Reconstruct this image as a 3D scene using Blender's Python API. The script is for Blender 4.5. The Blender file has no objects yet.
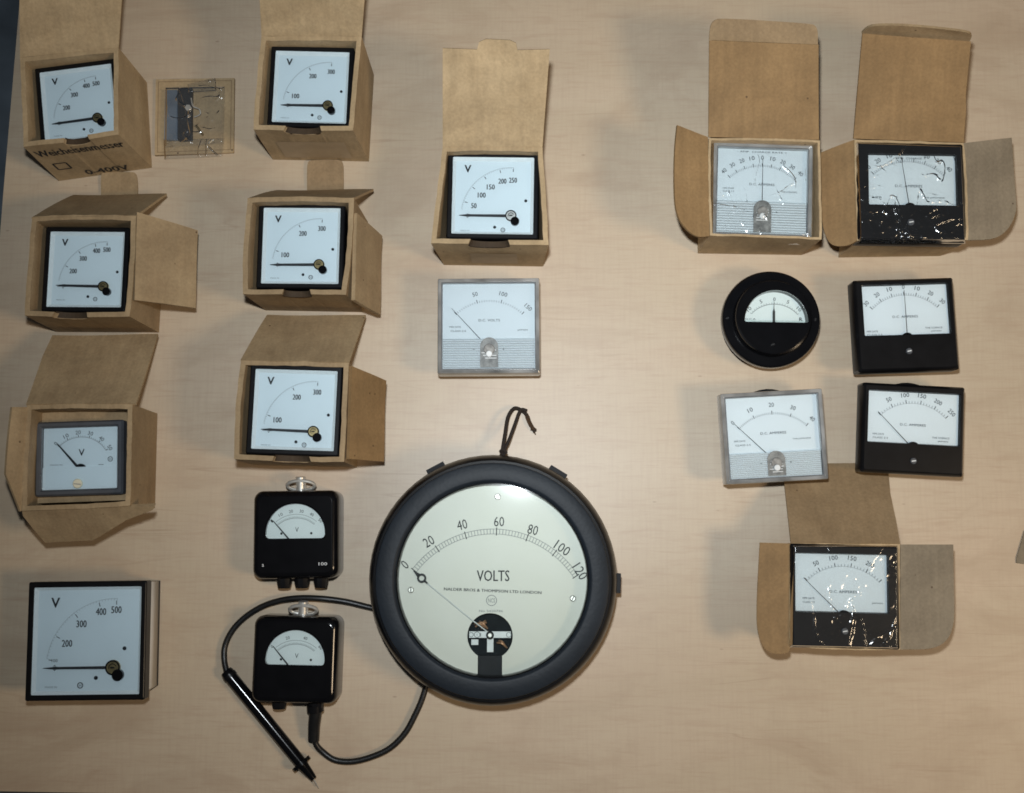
import bpy, bmesh, math, random
from mathutils import Vector, Matrix, Euler, noise
random.seed(7)
V = Vector
R = math.radians
S = bpy.context.scene
COL = S.collection

# ------------------------------------------------------------------ camera
F_PX, W_PX, H_PX = 1150.0, 1024, 793
CAM_H = 1.05
NAD = (530.0, 530.0)                       # picture point straight below the lens
tx = math.atan2(NAD[1] - H_PX / 2, F_PX)
ty = math.atan2(NAD[0] - W_PX / 2, F_PX)
RC = (Matrix.Rotation(tx, 3, 'X') @ Matrix.Rotation(ty, 3, 'Y'))
cam_d = bpy.data.cameras.new('camera'); cam = bpy.data.objects.new('camera', cam_d)
COL.objects.link(cam)
cam.location = (0, 0, CAM_H); cam.rotation_euler = RC.to_euler()
cam_d.sensor_width = 36; cam_d.lens = 36 * F_PX / W_PX
cam_d.clip_start = 0.01; cam_d.clip_end = 20
S.camera = cam
CAMP = V((0, 0, CAM_H))

def ray(px, py):
    return RC @ V((px - W_PX / 2, -(py - H_PX / 2), -F_PX))
def P(px, py, z=0.0):
    """world point at height z seen at a picture point"""
    d = ray(px, py); return CAMP + d * ((z - CAM_H) / d.z)
def PL(px, py, p0, n):
    """world point on a plane seen at a picture point"""
    d = ray(px, py); return CAMP + d * ((p0 - CAMP).dot(n) / d.dot(n))

# ------------------------------------------------------------------ world and lamps
w = bpy.data.worlds.new('World'); S.world = w; w.use_nodes = True
bg = w.node_tree.nodes['Background']; bg.inputs[0].default_value = (0.75, 0.86, 1.0, 1); bg.inputs[1].default_value = 0.022
def area(name, loc, target, size, power, color, shape='DISK', size_y=None):
    d = bpy.data.lights.new(name, 'AREA'); d.shape = shape; d.size = size
    if size_y: d.size_y = size_y
    d.energy = power; d.color = color
    o = bpy.data.objects.new(name, d); COL.objects.link(o); o.location = loc
    o.rotation_euler = (V(target) - V(loc)).to_track_quat('-Z', 'Y').to_euler()
    return o
fl = area('camera_flash', (-0.02, 0.105, CAM_H + 0.005), (0.15, 0.27, 0), 0.045, 2.8, (0.89, 0.955, 1.0), 'RECTANGLE', 0.03)
fl.data.spread = R(104)
area('ceiling_lamp', (1.35, -0.38, 1.62), (0.2, 0.0, 0), 0.42, 11.0, (1.0, 0.76, 0.50))
S.view_settings.view_transform = 'Standard'; S.view_settings.look = 'None'
S.view_settings.exposure = 0.24; S.view_settings.gamma = 1
S.render.engine = 'CYCLES'
S.cycles.filter_width = 1.7
S.cycles.transparent_max_bounces = 16

# ------------------------------------------------------------------ materials
def mat(name, base=(0.5, 0.5, 0.5), rough=0.5, metal=0.0, coat=0.0, spec=0.5, noise_amt=0.0, noise_scale=200.0,
        bump=0.0, bump_scale=600.0, col2=None, stretch=(1, 1, 1)):
    m = bpy.data.materials.new(name); m.use_nodes = True
    nt = m.node_tree; N = nt.nodes; L = nt.links; b = N['Principled BSDF']
    b.inputs['Base Color'].default_value = (*base, 1); b.inputs['Roughness'].default_value = rough
    b.inputs['Metallic'].default_value = metal; b.inputs['Coat Weight'].default_value = coat
    b.inputs['Coat Roughness'].default_value = 0.08
    b.inputs['Specular IOR Level'].default_value = spec
    tc = N.new('ShaderNodeTexCoord'); mp = N.new('ShaderNodeMapping'); mp.inputs['Scale'].default_value = stretch
    L.new(tc.outputs['Object'], mp.inputs['Vector'])
    if noise_amt:
        n = N.new('ShaderNodeTexNoise'); n.inputs['Scale'].default_value = noise_scale; n.inputs['Detail'].default_value = 6
        L.new(mp.outputs[0], n.inputs['Vector'])
        r = N.new('ShaderNodeMapRange'); r.inputs['From Min'].default_value = 0.3; r.inputs['From Max'].default_value = 0.7
        L.new(n.outputs['Fac'], r.inputs['Value'])
        mx = N.new('ShaderNodeMix'); mx.data_type = 'RGBA'
        c2 = col2 or tuple(c * (1 - noise_amt) for c in base)
        mx.inputs['A'].default_value = (*base, 1); mx.inputs['B'].default_value = (*c2, 1)
        L.new(r.outputs[0], mx.inputs['Factor']); L.new(mx.outputs['Result'], b.inputs['Base Color'])
    if bump:
        n2 = N.new('ShaderNodeTexNoise'); n2.inputs['Scale'].default_value = bump_scale; n2.inputs['Detail'].default_value = 4
        L.new(mp.outputs[0], n2.inputs['Vector'])
        bp = N.new('ShaderNodeBump'); bp.inputs['Strength'].default_value = bump; bp.inputs['Distance'].default_value = 0.001
        L.new(n2.outputs['Fac'], bp.inputs['Height']); L.new(bp.outputs[0], b.inputs['Normal'])
    return m

def kraft(name, base, dark, fleck=(0.05, 0.025, 0.012)):
    """cardboard: cloudy tone, faint flute lines, scattered dark flecks"""
    m = bpy.data.materials.new(name); m.use_nodes = True
    nt = m.node_tree; N = nt.nodes; L = nt.links; b = N['Principled BSDF']
    b.inputs['Roughness'].default_value = 0.72; b.inputs['Specular IOR Level'].default_value = 0.25
    tc = N.new('ShaderNodeTexCoord')
    n1 = N.new('ShaderNodeTexNoise'); n1.inputs['Scale'].default_value = 28; n1.inputs['Detail'].default_value = 8; n1.inputs['Roughness'].default_value = 0.7
    n2 = N.new('ShaderNodeTexNoise'); n2.inputs['Scale'].default_value = 420; n2.inputs['Detail'].default_value = 3
    for n in (n1, n2): L.new(tc.outputs['Object'], n.inputs['Vector'])
    mx = N.new('ShaderNodeMix'); mx.data_type = 'RGBA'; mx.inputs['A'].default_value = (*base, 1); mx.inputs['B'].default_value = (*dark, 1)
    r1 = N.new('ShaderNodeMapRange'); r1.inputs['From Min'].default_value = 0.35; r1.inputs['From Max'].default_value = 0.68
    L.new(n1.outputs['Fac'], r1.inputs['Value']); L.new(r1.outputs[0], mx.inputs['Factor'])
    mp = N.new('ShaderNodeMix'); mp.data_type = 'RGBA'; mp.blend_type = 'MULTIPLY'
    r2 = N.new('ShaderNodeMapRange'); r2.inputs['From Min'].default_value = 0.3; r2.inputs['From Max'].default_value = 0.7
    r2.inputs['To Min'].default_value = 0.90; r2.inputs['To Max'].default_value = 1.06
    L.new(n2.outputs['Fac'], r2.inputs['Value']); mp.inputs['Factor'].default_value = 1
    L.new(mx.outputs['Result'], mp.inputs['A']); L.new(r2.outputs[0], mp.inputs['B'])
    n4 = N.new('ShaderNodeTexNoise'); n4.inputs['Scale'].default_value = 11; n4.inputs['Detail'].default_value = 5; n4.inputs['Roughness'].default_value = 0.65; n4.inputs['Distortion'].default_value = 0.8
    L.new(tc.outputs['Object'], n4.inputs['Vector'])
    ms = N.new('ShaderNodeMapping'); ms.inputs['Scale'].default_value = (1, 0.04, 0.3); L.new(tc.outputs['Object'], ms.inputs['Vector'])
    n5 = N.new('ShaderNodeTexNoise'); n5.inputs['Scale'].default_value = 190; n5.inputs['Detail'].default_value = 2; L.new(ms.outputs[0], n5.inputs['Vector'])
    prev = mp
    for nn, lo, hi in ((n4, 0.80, 1.10), (n5, 0.93, 1.05)):
        rs = N.new('ShaderNodeMapRange'); rs.inputs['From Min'].default_value = 0.32; rs.inputs['From Max'].default_value = 0.68
        rs.inputs['To Min'].default_value = lo; rs.inputs['To Max'].default_value = hi; L.new(nn.outputs['Fac'], rs.inputs['Value'])
        mq = N.new('ShaderNodeMix'); mq.data_type = 'RGBA'; mq.blend_type = 'MULTIPLY'; mq.inputs['Factor'].default_value = 1
        L.new(prev.outputs['Result'], mq.inputs['A']); L.new(rs.outputs[0], mq.inputs['B']); prev = mq
    mp = prev
    vo = N.new('ShaderNodeTexVoronoi'); vo.inputs['Scale'].default_value = 75; L.new(tc.outputs['Object'], vo.inputs['Vector'])
    r3 = N.new('ShaderNodeMapRange'); r3.inputs['From Min'].default_value = 0.05; r3.inputs['From Max'].default_value = 0.085
    r3.inputs['To Min'].default_value = 0.75; r3.inputs['To Max'].default_value = 0
    L.new(vo.outputs['Distance'], r3.inputs['Value'])
    sep = N.new('ShaderNodeSeparateColor'); L.new(vo.outputs['Color'], sep.inputs[0])
    gt = N.new('ShaderNodeMath'); gt.operation = 'GREATER_THAN'; gt.inputs[1].default_value = 0.72; L.new(sep.outputs[0], gt.inputs[0])
    mu = N.new('ShaderNodeMath'); mu.operation = 'MULTIPLY'; L.new(gt.outputs[0], mu.inputs[0]); L.new(r3.outputs[0], mu.inputs[1])
    fk = N.new('ShaderNodeMix'); fk.data_type = 'RGBA'; fk.inputs['B'].default_value = (*fleck, 1)
    L.new(mu.outputs[0], fk.inputs['Factor']); L.new(mp.outputs['Result'], fk.inputs['A'])
    L.new(fk.outputs['Result'], b.inputs['Base Color'])
    wv = N.new('ShaderNodeTexWave'); wv.inputs['Scale'].default_value = 75; wv.inputs['Distortion'].default_value = 1.2; wv.bands_direction = 'X'
    L.new(tc.outputs['Object'], wv.inputs['Vector'])
    ad = N.new('ShaderNodeMath'); ad.operation = 'MULTIPLY_ADD'; ad.inputs[1].default_value = 0.12
    L.new(wv.outputs['Fac'], ad.inputs[0]); L.new(n2.outputs['Fac'], ad.inputs[2])
    bp = N.new('ShaderNodeBump'); bp.inputs['Strength'].default_value = 0.35; bp.inputs['Distance'].default_value = 0.0006
    L.new(ad.outputs[0], bp.inputs['Height']); L.new(bp.outputs[0], b.inputs['Normal'])
    return m

def film(name, tint=(1, 1, 1), gloss=0.10, rough=0.08, haze=0.0, bump=0.0, bscale=60):
    """clear sheet: mostly lets light through, reflects more at grazing angles"""
    m = bpy.data.materials.new(name); m.use_nodes = True
    nt = m.node_tree; N = nt.nodes; L = nt.links; N.remove(N['Principled BSDF']); out = N['Material Output']
    t = N.new('ShaderNodeBsdfTransparent'); t.inputs[0].default_value = (*tint, 1)
    g = N.new('ShaderNodeBsdfGlossy'); g.inputs['Roughness'].default_value = rough
    d = N.new('ShaderNodeBsdfDiffuse'); d.inputs[0].default_value = (0.75, 0.8, 0.85, 1)
    fr = N.new('ShaderNodeFresnel'); fr.inputs[0].default_value = 1.49
    ad = N.new('ShaderNodeMath'); ad.inputs[1].default_value = gloss; ad.use_clamp = True; L.new(fr.outputs[0], ad.inputs[0])
    m0 = N.new('ShaderNodeMixShader'); m0.inputs[0].default_value = haze; L.new(t.outputs[0], m0.inputs[1]); L.new(d.outputs[0], m0.inputs[2])
    m1 = N.new('ShaderNodeMixShader'); L.new(ad.outputs[0], m1.inputs[0]); L.new(m0.outputs[0], m1.inputs[1]); L.new(g.outputs[0], m1.inputs[2])
    if bump:
        tc = N.new('ShaderNodeTexCoord'); n = N.new('ShaderNodeTexNoise'); n.inputs['Scale'].default_value = bscale; n.inputs['Detail'].default_value = 3
        n.inputs['Distortion'].default_value = 1.5
        L.new(tc.outputs['Object'], n.inputs['Vector'])
        bp = N.new('ShaderNodeBump'); bp.inputs['Strength'].default_value = bump; bp.inputs['Distance'].default_value = 0.004
        L.new(n.outputs['Fac'], bp.inputs['Height']); L.new(bp.outputs[0], g.inputs['Normal']); L.new(bp.outputs[0], fr.inputs['Normal'])
    L.new(m1.outputs[0], out.inputs[0])
    return m

def wood():
    m = bpy.data.materials.new('maple_laminate'); m.use_nodes = True
    nt = m.node_tree; N = nt.nodes; L = nt.links; b = N['Principled BSDF']
    tc = N.new('ShaderNodeTexCoord')
    def nz(scale, stretch, detail=6, rough=0.6, dist=0.0, rot=0.03):
        mp = N.new('ShaderNodeMapping'); mp.inputs['Scale'].default_value = stretch; mp.inputs['Rotation'].default_value = (0, 0, rot)
        L.new(tc.outputs['Object'], mp.inputs['Vector'])
        n = N.new('ShaderNodeTexNoise'); n.inputs['Scale'].default_value = scale; n.inputs['Detail'].default_value = detail
        n.inputs['Roughness'].default_value = rough; n.inputs['Distortion'].default_value = dist
        L.new(mp.outputs[0], n.inputs['Vector']); return n
    def mr(src, a, c, lo, hi):
        r = N.new('ShaderNodeMapRange'); r.inputs['From Min'].default_value = a; r.inputs['From Max'].default_value = c
        r.inputs['To Min'].default_value = lo; r.inputs['To Max'].default_value = hi; L.new(src, r.inputs['Value']); return r
    def mix(fac, A, Bc, blend='MIX'):
        x = N.new('ShaderNodeMix'); x.data_type = 'RGBA'; x.blend_type = blend
        L.new(fac, x.inputs['Factor']) if not isinstance(fac, float) else setattr(x.inputs['Factor'], 'default_value', fac)
        for k, c in (('A', A), ('B', Bc)):
            if isinstance(c, tuple): x.inputs[k].default_value = (*c, 1)
            else: L.new(c, x.inputs[k])
        return x
    broad = nz(3.2, (0.5, 1.8, 1), 4, 0.5, 0.6)
    grain = nz(16, (1, 9, 1), 9, 0.68, 0.8)
    fine = nz(90, (0.35, 6, 1), 4, 0.6)
    cross = nz(240, (1.6, 0.10, 1), 3, 0.6)
    c1 = mix(mr(broad.outputs['Fac'], 0.33, 0.68, 0, 1).outputs[0], (0.56, 0.458, 0.335), (0.485, 0.383, 0.262))
    blot = nz(8.5, (0.75, 1.5, 1), 7, 0.62, 1.2)
    warm = nz(5, (0.8, 1.2, 1), 3, 0.5, 0.4)
    c1 = mix(mr(warm.outputs['Fac'], 0.45, 0.7, 0, 0.55).outputs[0], c1.outputs['Result'], (0.56, 0.425, 0.305))
    c1 = mix(mr(blot.outputs['Fac'], 0.50, 0.70, 0, 0.75).outputs[0], c1.outputs['Result'], (0.43, 0.325, 0.225))
    c2 = mix(mr(grain.outputs['Fac'], 0.50, 0.74, 0, 0.5).outputs[0], c1.outputs['Result'], (0.42, 0.295, 0.205))
    c3 = mix(mr(fine.outputs['Fac'], 0.52, 0.75, 0, 0.38).outputs[0], c2.outputs['Result'], (0.41, 0.28, 0.19))
    c4 = mix(mr(cross.outputs['Fac'], 0.42, 0.75, 0, 0.26).outputs[0], c3.outputs['Result'], (0.42, 0.31, 0.225))
    # thin long heartwood lines
    ln = nz(5.5, (0.25, 4.5, 1), 3, 0.45, 0.5, 0.05)
    ab = N.new('ShaderNodeMath'); ab.operation = 'SUBTRACT'; ab.inputs[1].default_value = 0.5; L.new(ln.outputs['Fac'], ab.inputs[0])
    a2 = N.new('ShaderNodeMath'); a2.operation = 'ABSOLUTE'; L.new(ab.outputs[0], a2.inputs[0])
    gate = nz(7, (1, 1, 1), 3, 0.5)
    mu = N.new('ShaderNodeMath'); mu.operation = 'MULTIPLY'
    L.new(mr(a2.outputs[0], 0.0, 0.006, 0.5, 0).outputs[0], mu.inputs[0]); L.new(mr(gate.outputs['Fac'], 0.5, 0.62, 0, 1).outputs[0], mu.inputs[1])
    c5 = mix(mu.outputs[0], c4.outputs['Result'], (0.36, 0.25, 0.17))
    # pin knots and dark flecks
    mpv = N.new('ShaderNodeMapping'); mpv.inputs['Scale'].default_value = (1, 2.6, 1); L.new(tc.outputs['Object'], mpv.inputs['Vector'])
    vo = N.new('ShaderNodeTexVoronoi'); vo.inputs['Scale'].default_value = 17; L.new(mpv.outputs[0], vo.inputs['Vector'])
    sp = N.new('ShaderNodeSeparateColor'); L.new(vo.outputs['Color'], sp.inputs[0])
    gt = N.new('ShaderNodeMath'); gt.operation = 'GREATER_THAN'; gt.inputs[1].default_value = 0.6; L.new(sp.outputs[0], gt.inputs[0])
    mv = N.new('ShaderNodeMath'); mv.operation = 'MULTIPLY'; L.new(gt.outputs[0], mv.inputs[0])
    L.new(mr(vo.outputs['Distance'], 0.01, 0.045, 0.75, 0).outputs[0], mv.inputs[1])
    c6 = mix(mv.outputs[0], c5.outputs['Result'], (0.30, 0.20, 0.14))
    L.new(c6.outputs['Result'], b.inputs['Base Color'])
    b.inputs['Roughness'].default_value = 0.43; b.inputs['Specular IOR Level'].default_value = 0.55
    bp = N.new('ShaderNodeBump'); bp.inputs['Strength'].default_value = 0.08; bp.inputs['Distance'].default_value = 0.0004
    L.new(cross.outputs['Fac'], bp.inputs['Height']); L.new(bp.outputs[0], b.inputs['Normal'])
    return m

M = {}
M['wood'] = wood()
M['edge'] = mat('table_edging', (0.30, 0.22, 0.16), 0.5, noise_amt=0.2, noise_scale=60)
M['pale_screw'] = mat('cream_screw_head', (0.72, 0.68, 0.52), 0.4, noise_amt=0.1)
M['floor'] = mat('dark_floor', (0.24, 0.29, 0.34), 0.6, noise_amt=0.5, noise_scale=9, bump=0.3, bump_scale=40)
M['kraft_a'] = kraft('kraft_yellowish', (0.49, 0.36, 0.21), (0.40, 0.285, 0.16))
M['kraft_b'] = kraft('kraft_brown', (0.38, 0.275, 0.158), (0.31, 0.215, 0.12))
M['kraft_in'] = kraft('kraft_inner_tan', (0.31, 0.215, 0.12), (0.26, 0.175, 0.095))
M['kraft_c'] = kraft('kraft_orange', (0.29, 0.18, 0.082), (0.25, 0.152, 0.068))
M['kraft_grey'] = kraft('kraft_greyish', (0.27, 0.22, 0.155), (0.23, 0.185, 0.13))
M['kraft_pale'] = kraft('kraft_pale_liner', (0.50, 0.37, 0.22), (0.43, 0.31, 0.18))
M['kraft_dark'] = kraft('dark_notch_lining', (0.07, 0.045, 0.025), (0.045, 0.03, 0.018))  # very dark tone for the strip added in the thumb notches
M['sticker'] = mat('paper_label', (0.42, 0.31, 0.19), 0.6, noise_amt=0.15, noise_scale=90)
M['ink'] = mat('printing_ink', (0.018, 0.018, 0.02), 0.6, noise_amt=0.3, noise_scale=300)
M['ink_grey'] = mat('fine_grey_ink', (0.2, 0.21, 0.22), 0.6, noise_amt=0.2, noise_scale=300)
M['white_ink'] = mat('white_ink', (0.75, 0.75, 0.75), 0.5, noise_amt=0.1)
M['black'] = mat('black_bakelite', (0.005, 0.005, 0.006), 0.15, spec=0.4, noise_amt=0.3, noise_scale=60)
M['satin'] = mat('black_satin_plastic', (0.008, 0.008, 0.009), 0.3, spec=0.2, noise_amt=0.3, noise_scale=80, bump=0.04, bump_scale=900)
M['slate'] = mat('slate_painted_ring', (0.014, 0.019, 0.026), 0.45, spec=0.16, noise_amt=0.25, noise_scale=40, bump=0.12, bump_scale=300)
M['dark'] = mat('dark_painted_metal', (0.022, 0.023, 0.026), 0.55, spec=0.12, noise_amt=0.3, noise_scale=120)
M['grey'] = mat('grey_bezel_paint', (0.07, 0.075, 0.085), 0.45, noise_amt=0.2, noise_scale=90)
M['dial'] = mat('white_dial_card', (0.76, 0.84, 0.86), 0.5, noise_amt=0.04, noise_scale=30)
M['dial_n'] = mat('plain_white_dial', (0.75, 0.79, 0.80), 0.5, noise_amt=0.04, noise_scale=30)
M['cream'] = mat('cream_dial_enamel', (0.67, 0.66, 0.60), 0.4, noise_amt=0.06, noise_scale=14, col2=(0.63, 0.62, 0.54))
M['wall'] = mat('pale_inner_wall', (0.85, 0.87, 0.85), 0.3, noise_amt=0.05)
M['steel'] = mat('bright_steel', (0.72, 0.70, 0.65), 0.36, 0.6, noise_amt=0.25, noise_scale=200)
M['brass'] = mat('aged_brass', (0.50, 0.38, 0.18), 0.38, 0.8, noise_amt=0.5, noise_scale=300)
M['copper'] = mat('copper_wire', (0.62, 0.36, 0.22), 0.4, 0.5, noise_amt=0.3, noise_scale=500)
M['alu'] = mat('bright_strip', (0.70, 0.72, 0.72), 0.5, 0.1, noise_amt=0.12, noise_scale=120)
M['cavity'] = mat('movement_recess', (0.008, 0.012, 0.015), 0.6, spec=0.1, noise_amt=0.5, noise_scale=120)
M['housing'] = mat('grey_beige_housing', (0.68, 0.64, 0.58), 0.35, noise_amt=0.1, noise_scale=50)
M['rib'] = mat('ribbed_grey_panel', (0.40, 0.42, 0.44), 0.25, noise_amt=0.08, noise_scale=60)
M['ribline'] = mat('rib_groove', (0.40, 0.40, 0.40), 0.35, noise_amt=0.1)
M['acryl'] = mat('clear_acrylic_edge', (0.46, 0.455, 0.44), 0.12, 0.2, coat=0.4, noise_amt=0.65, noise_scale=38)  # strong mottling paints mirror streaks into the edge colour
M['arch'] = mat('nickel_movement_frame', (0.30, 0.29, 0.27), 0.5, 0.1, noise_amt=0.6, noise_scale=260)
M['acryl_rim'] = mat('acrylic_polished_lip', (0.5, 0.51, 0.52), 0.12, 0.6, coat=0.6, noise_amt=0.4, noise_scale=60)
M['rubber'] = mat('black_rubber', (0.012, 0.012, 0.012), 0.38, noise_amt=0.3, bump=0.15, bump_scale=700)
M['cord'] = mat('braided_cord', (0.012, 0.010, 0.010), 0.8, noise_amt=0.7, noise_scale=900, bump=0.8, bump_scale=1500, col2=(0.035, 0.022, 0.015))
M['frayed'] = mat('frayed_cord_end', (0.10, 0.05, 0.02), 0.9, noise_amt=0.6, noise_scale=900, col2=(0.03, 0.02, 0.012))
M['glass'] = film('cover_glass', (0.97, 0.99, 1.0), 0.015, 0.03)
M['glass_b'] = film('old_window_glass', (0.98, 1.0, 0.99), 0.0, 0.05, 0.003)
M['bagfilm'] = film('crinkled_bag_film', (0.97, 0.98, 0.98), 0.015, 0.12, 0.010)
M['bagclear'] = film('small_parts_bag_film', (0.93, 0.94, 0.94), 0.04, 0.16, 0.03)
M['backbag'] = mat('silvery_blue_foil', (0.20, 0.25, 0.32), 0.35, 0.2, noise_amt=0.4, noise_scale=40)

# ------------------------------------------------------------------ mesh helpers
def link(name, me, m, parent=None, loc=None, sharp=35):
    o = bpy.data.objects.new(name, me); COL.objects.link(o)
    if m is not None and not me.materials: me.materials.append(m)
    if parent: o.parent = parent
    if loc is not None: o.location = loc
    if sharp:
        me.shade_smooth()
        try: me.set_sharp_from_angle(angle=R(sharp))
        except Exception: pass
        for p in me.polygons:
            if abs(p.normal.z) > .9995: p.use_smooth = False
    return o

class MB:
    def __init__(s): s.v = []; s.f = []
    def add(s, vs, fs):
        k = len(s.v); s.v += [V(a) for a in vs]; s.f += [tuple(i + k for i in f) for f in fs]; return s
    def box(s, x0, x1, y0, y1, z0, z1):
        return s.add([(x, y, z) for z in (z0, z1) for x, y in ((x0, y0), (x1, y0), (x1, y1), (x0, y1))],
                     [(3, 2, 1, 0), (4, 5, 6, 7), (0, 1, 5, 4), (1, 2, 6, 5), (2, 3, 7, 6), (3, 0, 4, 7)])
    def quad(s, *p): return s.add(p, [tuple(range(len(p)))])
    def prism(s, poly, z0, z1):
        n = len(poly)
        return s.add([(x, y, z0) for x, y in poly] + [(x, y, z1) for x, y in poly],
                     [tuple(reversed(range(n))), tuple(range(n, 2 * n))] + [(i, (i + 1) % n, n + (i + 1) % n, n + i) for i in range(n)])
    def sheet(s, pts, nrm, t):
        n = len(pts); d = nrm * t
        return s.add(list(pts) + [p - d for p in pts],
                     [tuple(range(n)), tuple(reversed(range(n, 2 * n)))] + [(i, n + i, n + (i + 1) % n, (i + 1) % n) for i in range(n)])
    def mesh(s, name='mesh'):
        me = bpy.data.meshes.new(name); me.from_pydata([tuple(a) for a in s.v], [], s.f)
        bm = bmesh.new(); bm.from_mesh(me); bmesh.ops.recalc_face_normals(bm, faces=bm.faces); bm.to_mesh(me); bm.free()
        return me
    def build(s, name, m, parent=None, sharp=35, flat_quads=False):
        if flat_quads:
            me = bpy.data.meshes.new(name); me.from_pydata([tuple(a) for a in s.v], [], s.f)
        else: me = s.mesh(name)
        return link(name, me, m, parent, sharp=sharp)

def rr(w_, h_, r=0.002, cx=0, cy=0, n=4):
    out = []
    r = max(r, 1e-5)
    for (sx, sy, a0) in ((1, 1, 0), (-1, 1, 90), (-1, -1, 180), (1, -1, 270)):
        for k in range(n + 1):
            a = R(a0 + 90 * k / n)
            out.append((cx + sx * (w_ / 2 - r) + r * math.cos(a), cy + sy * (h_ / 2 - r) + r * math.sin(a)))
    return out
def circ(r, cx=0, cy=0, n=64): return [(cx + r * math.cos(2 * math.pi * i / n), cy + r * math.sin(2 * math.pi * i / n)) for i in range(n)]
def halfdisc(r, cx, cy, rc=0.002, n=40, drop=0.0):
    """half disc standing on a flat chord at y=cy-drop"""
    pts = [(cx + r * math.cos(math.pi * i / n), cy + r * math.sin(math.pi * i / n)) for i in range(n + 1)]
    return pts + [(cx - r, cy - drop + rc), (cx - r + rc * .3, cy - drop + rc * .3), (cx - r + rc, cy - drop), (cx + r - rc, cy - drop), (cx + r - rc * .3, cy - drop + rc * .3), (cx + r, cy - drop + rc)] if drop else \
        pts + [(cx - r * 0.99, cy - rc * .5), (cx - r + rc, cy - rc * .9), (cx + r - rc, cy - rc * .9), (cx + r * 0.99, cy - rc * .5)]
def raypoly(poly, c, a):
    dx, dy = math.cos(a), math.sin(a); best = None; n = len(poly)
    for i in range(n):
        x1, y1 = poly[i][0] - c[0], poly[i][1] - c[1]; x2, y2 = poly[(i + 1) % n][0] - c[0], poly[(i + 1) % n][1] - c[1]
        ex, ey = x2 - x1, y2 - y1; den = dx * ey - dy * ex
        if abs(den) < 1e-14: continue
        t = (x1 * ey - y1 * ex) / den; u = (x1 * dy - y1 * dx) / den
        if t > 0 and -1e-6 <= u <= 1 + 1e-6: best = t if best is None else max(best, t)
    return (c[0] + dx * best, c[1] + dy * best)
def loft(rings, c=(0, 0), cap0=False, cap1=False, nuni=72, mb=None):
    """skin a stack of (outline, z) rings around the centre c"""
    angs = {round(2 * math.pi * i / nuni, 5) for i in range(nuni)}
    for poly, z in rings:
        if len(poly) < 60:
            for x, y in poly: angs.add(round(math.atan2(y - c[1], x - c[0]) % (2 * math.pi), 5))
    A = sorted(angs); B = [A[0]]
    for a in A[1:]:
        if a - B[-1] > 2e-4: B.append(a)
    n = len(B); mb = mb or MB(); vs = []; fs = []
    for poly, z in rings:
        for a in B: x, y = raypoly(poly, c, a); vs.append((x, y, z))
    for k in range(len(rings) - 1):
        for i in range(n): j = (i + 1) % n; fs.append((k * n + i, k * n + j, (k + 1) * n + j, (k + 1) * n + i))
    if cap0: fs.append(tuple(reversed(range(n))))
    if cap1: fs.append(tuple(range((len(rings) - 1) * n, len(rings) * n)))
    return mb.add(vs, fs)
def slab(w_, h_, r, z0, z1, bev=0.0008, cx=0, cy=0, mb=None):
    return loft([(rr(w_, h_, r, cx, cy), z0), (rr(w_, h_, r, cx, cy), z1 - bev), (rr(w_ - bev * .6, h_ - bev * .6, r, cx, cy), z1 - bev * .3), (rr(w_ - 2 * bev, h_ - 2 * bev, r, cx, cy), z1)],
                (cx, cy), True, True, 16, mb)
def disc(r, z0, z1, cx=0, cy=0, bev=0.0004, n=32, mb=None):
    return loft([(circ(r, cx, cy, 64), z0), (circ(r, cx, cy, 64), z1 - bev), (circ(r - bev, cx, cy, 64), z1)], (cx, cy), True, True, n, mb)

def catmull(pts, per=8):
    pts = [V(p) for p in pts]; out = []
    for i in range(len(pts) - 1):
        p0 = pts[max(i - 1, 0)]; p1 = pts[i]; p2 = pts[i + 1]; p3 = pts[min(i + 2, len(pts) - 1)]
        for k in range(per):
            t = k / per
            out.append(0.5 * ((2 * p1) + (p2 - p0) * t + (2 * p0 - 5 * p1 + 4 * p2 - p3) * t * t + (3 * p1 - p0 - 3 * p2 + p3) * t ** 3))
    out.append(pts[-1]); return out
def tube(pts, rad, n=12, mb=None, per=8, smooth=True):
    path = catmull(pts, per) if smooth else [V(p) for p in pts]
    rads = rad if callable(rad) else (lambda t: rad)
    mb = mb or MB(); vs = []; fs = []; up = V((0, 0, 1)); m = len(path)
    for i, p in enumerate(path):
        t = (path[min(i + 1, m - 1)] - path[max(i - 1, 0)]).normalized()
        a = up - t * up.dot(t)
        if a.length < 1e-3: a = V((1, 0, 0)) - t * t.x
        a.normalize(); b = t.cross(a); up = a; r = rads(i / (m - 1))
        for k in range(n):
            an = 2 * math.pi * k / n; vs.append(p + a * (r * math.cos(an)) + b * (r * math.sin(an)))
    for i in range(m - 1):
        for k in range(n): fs.append((i * n + k, i * n + (k + 1) % n, (i + 1) * n + (k + 1) % n, (i + 1) * n + k))
    fs.append(tuple(reversed(range(n)))); fs.append(tuple(range((m - 1) * n, m * n)))
    return mb.add(vs, fs)

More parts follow.
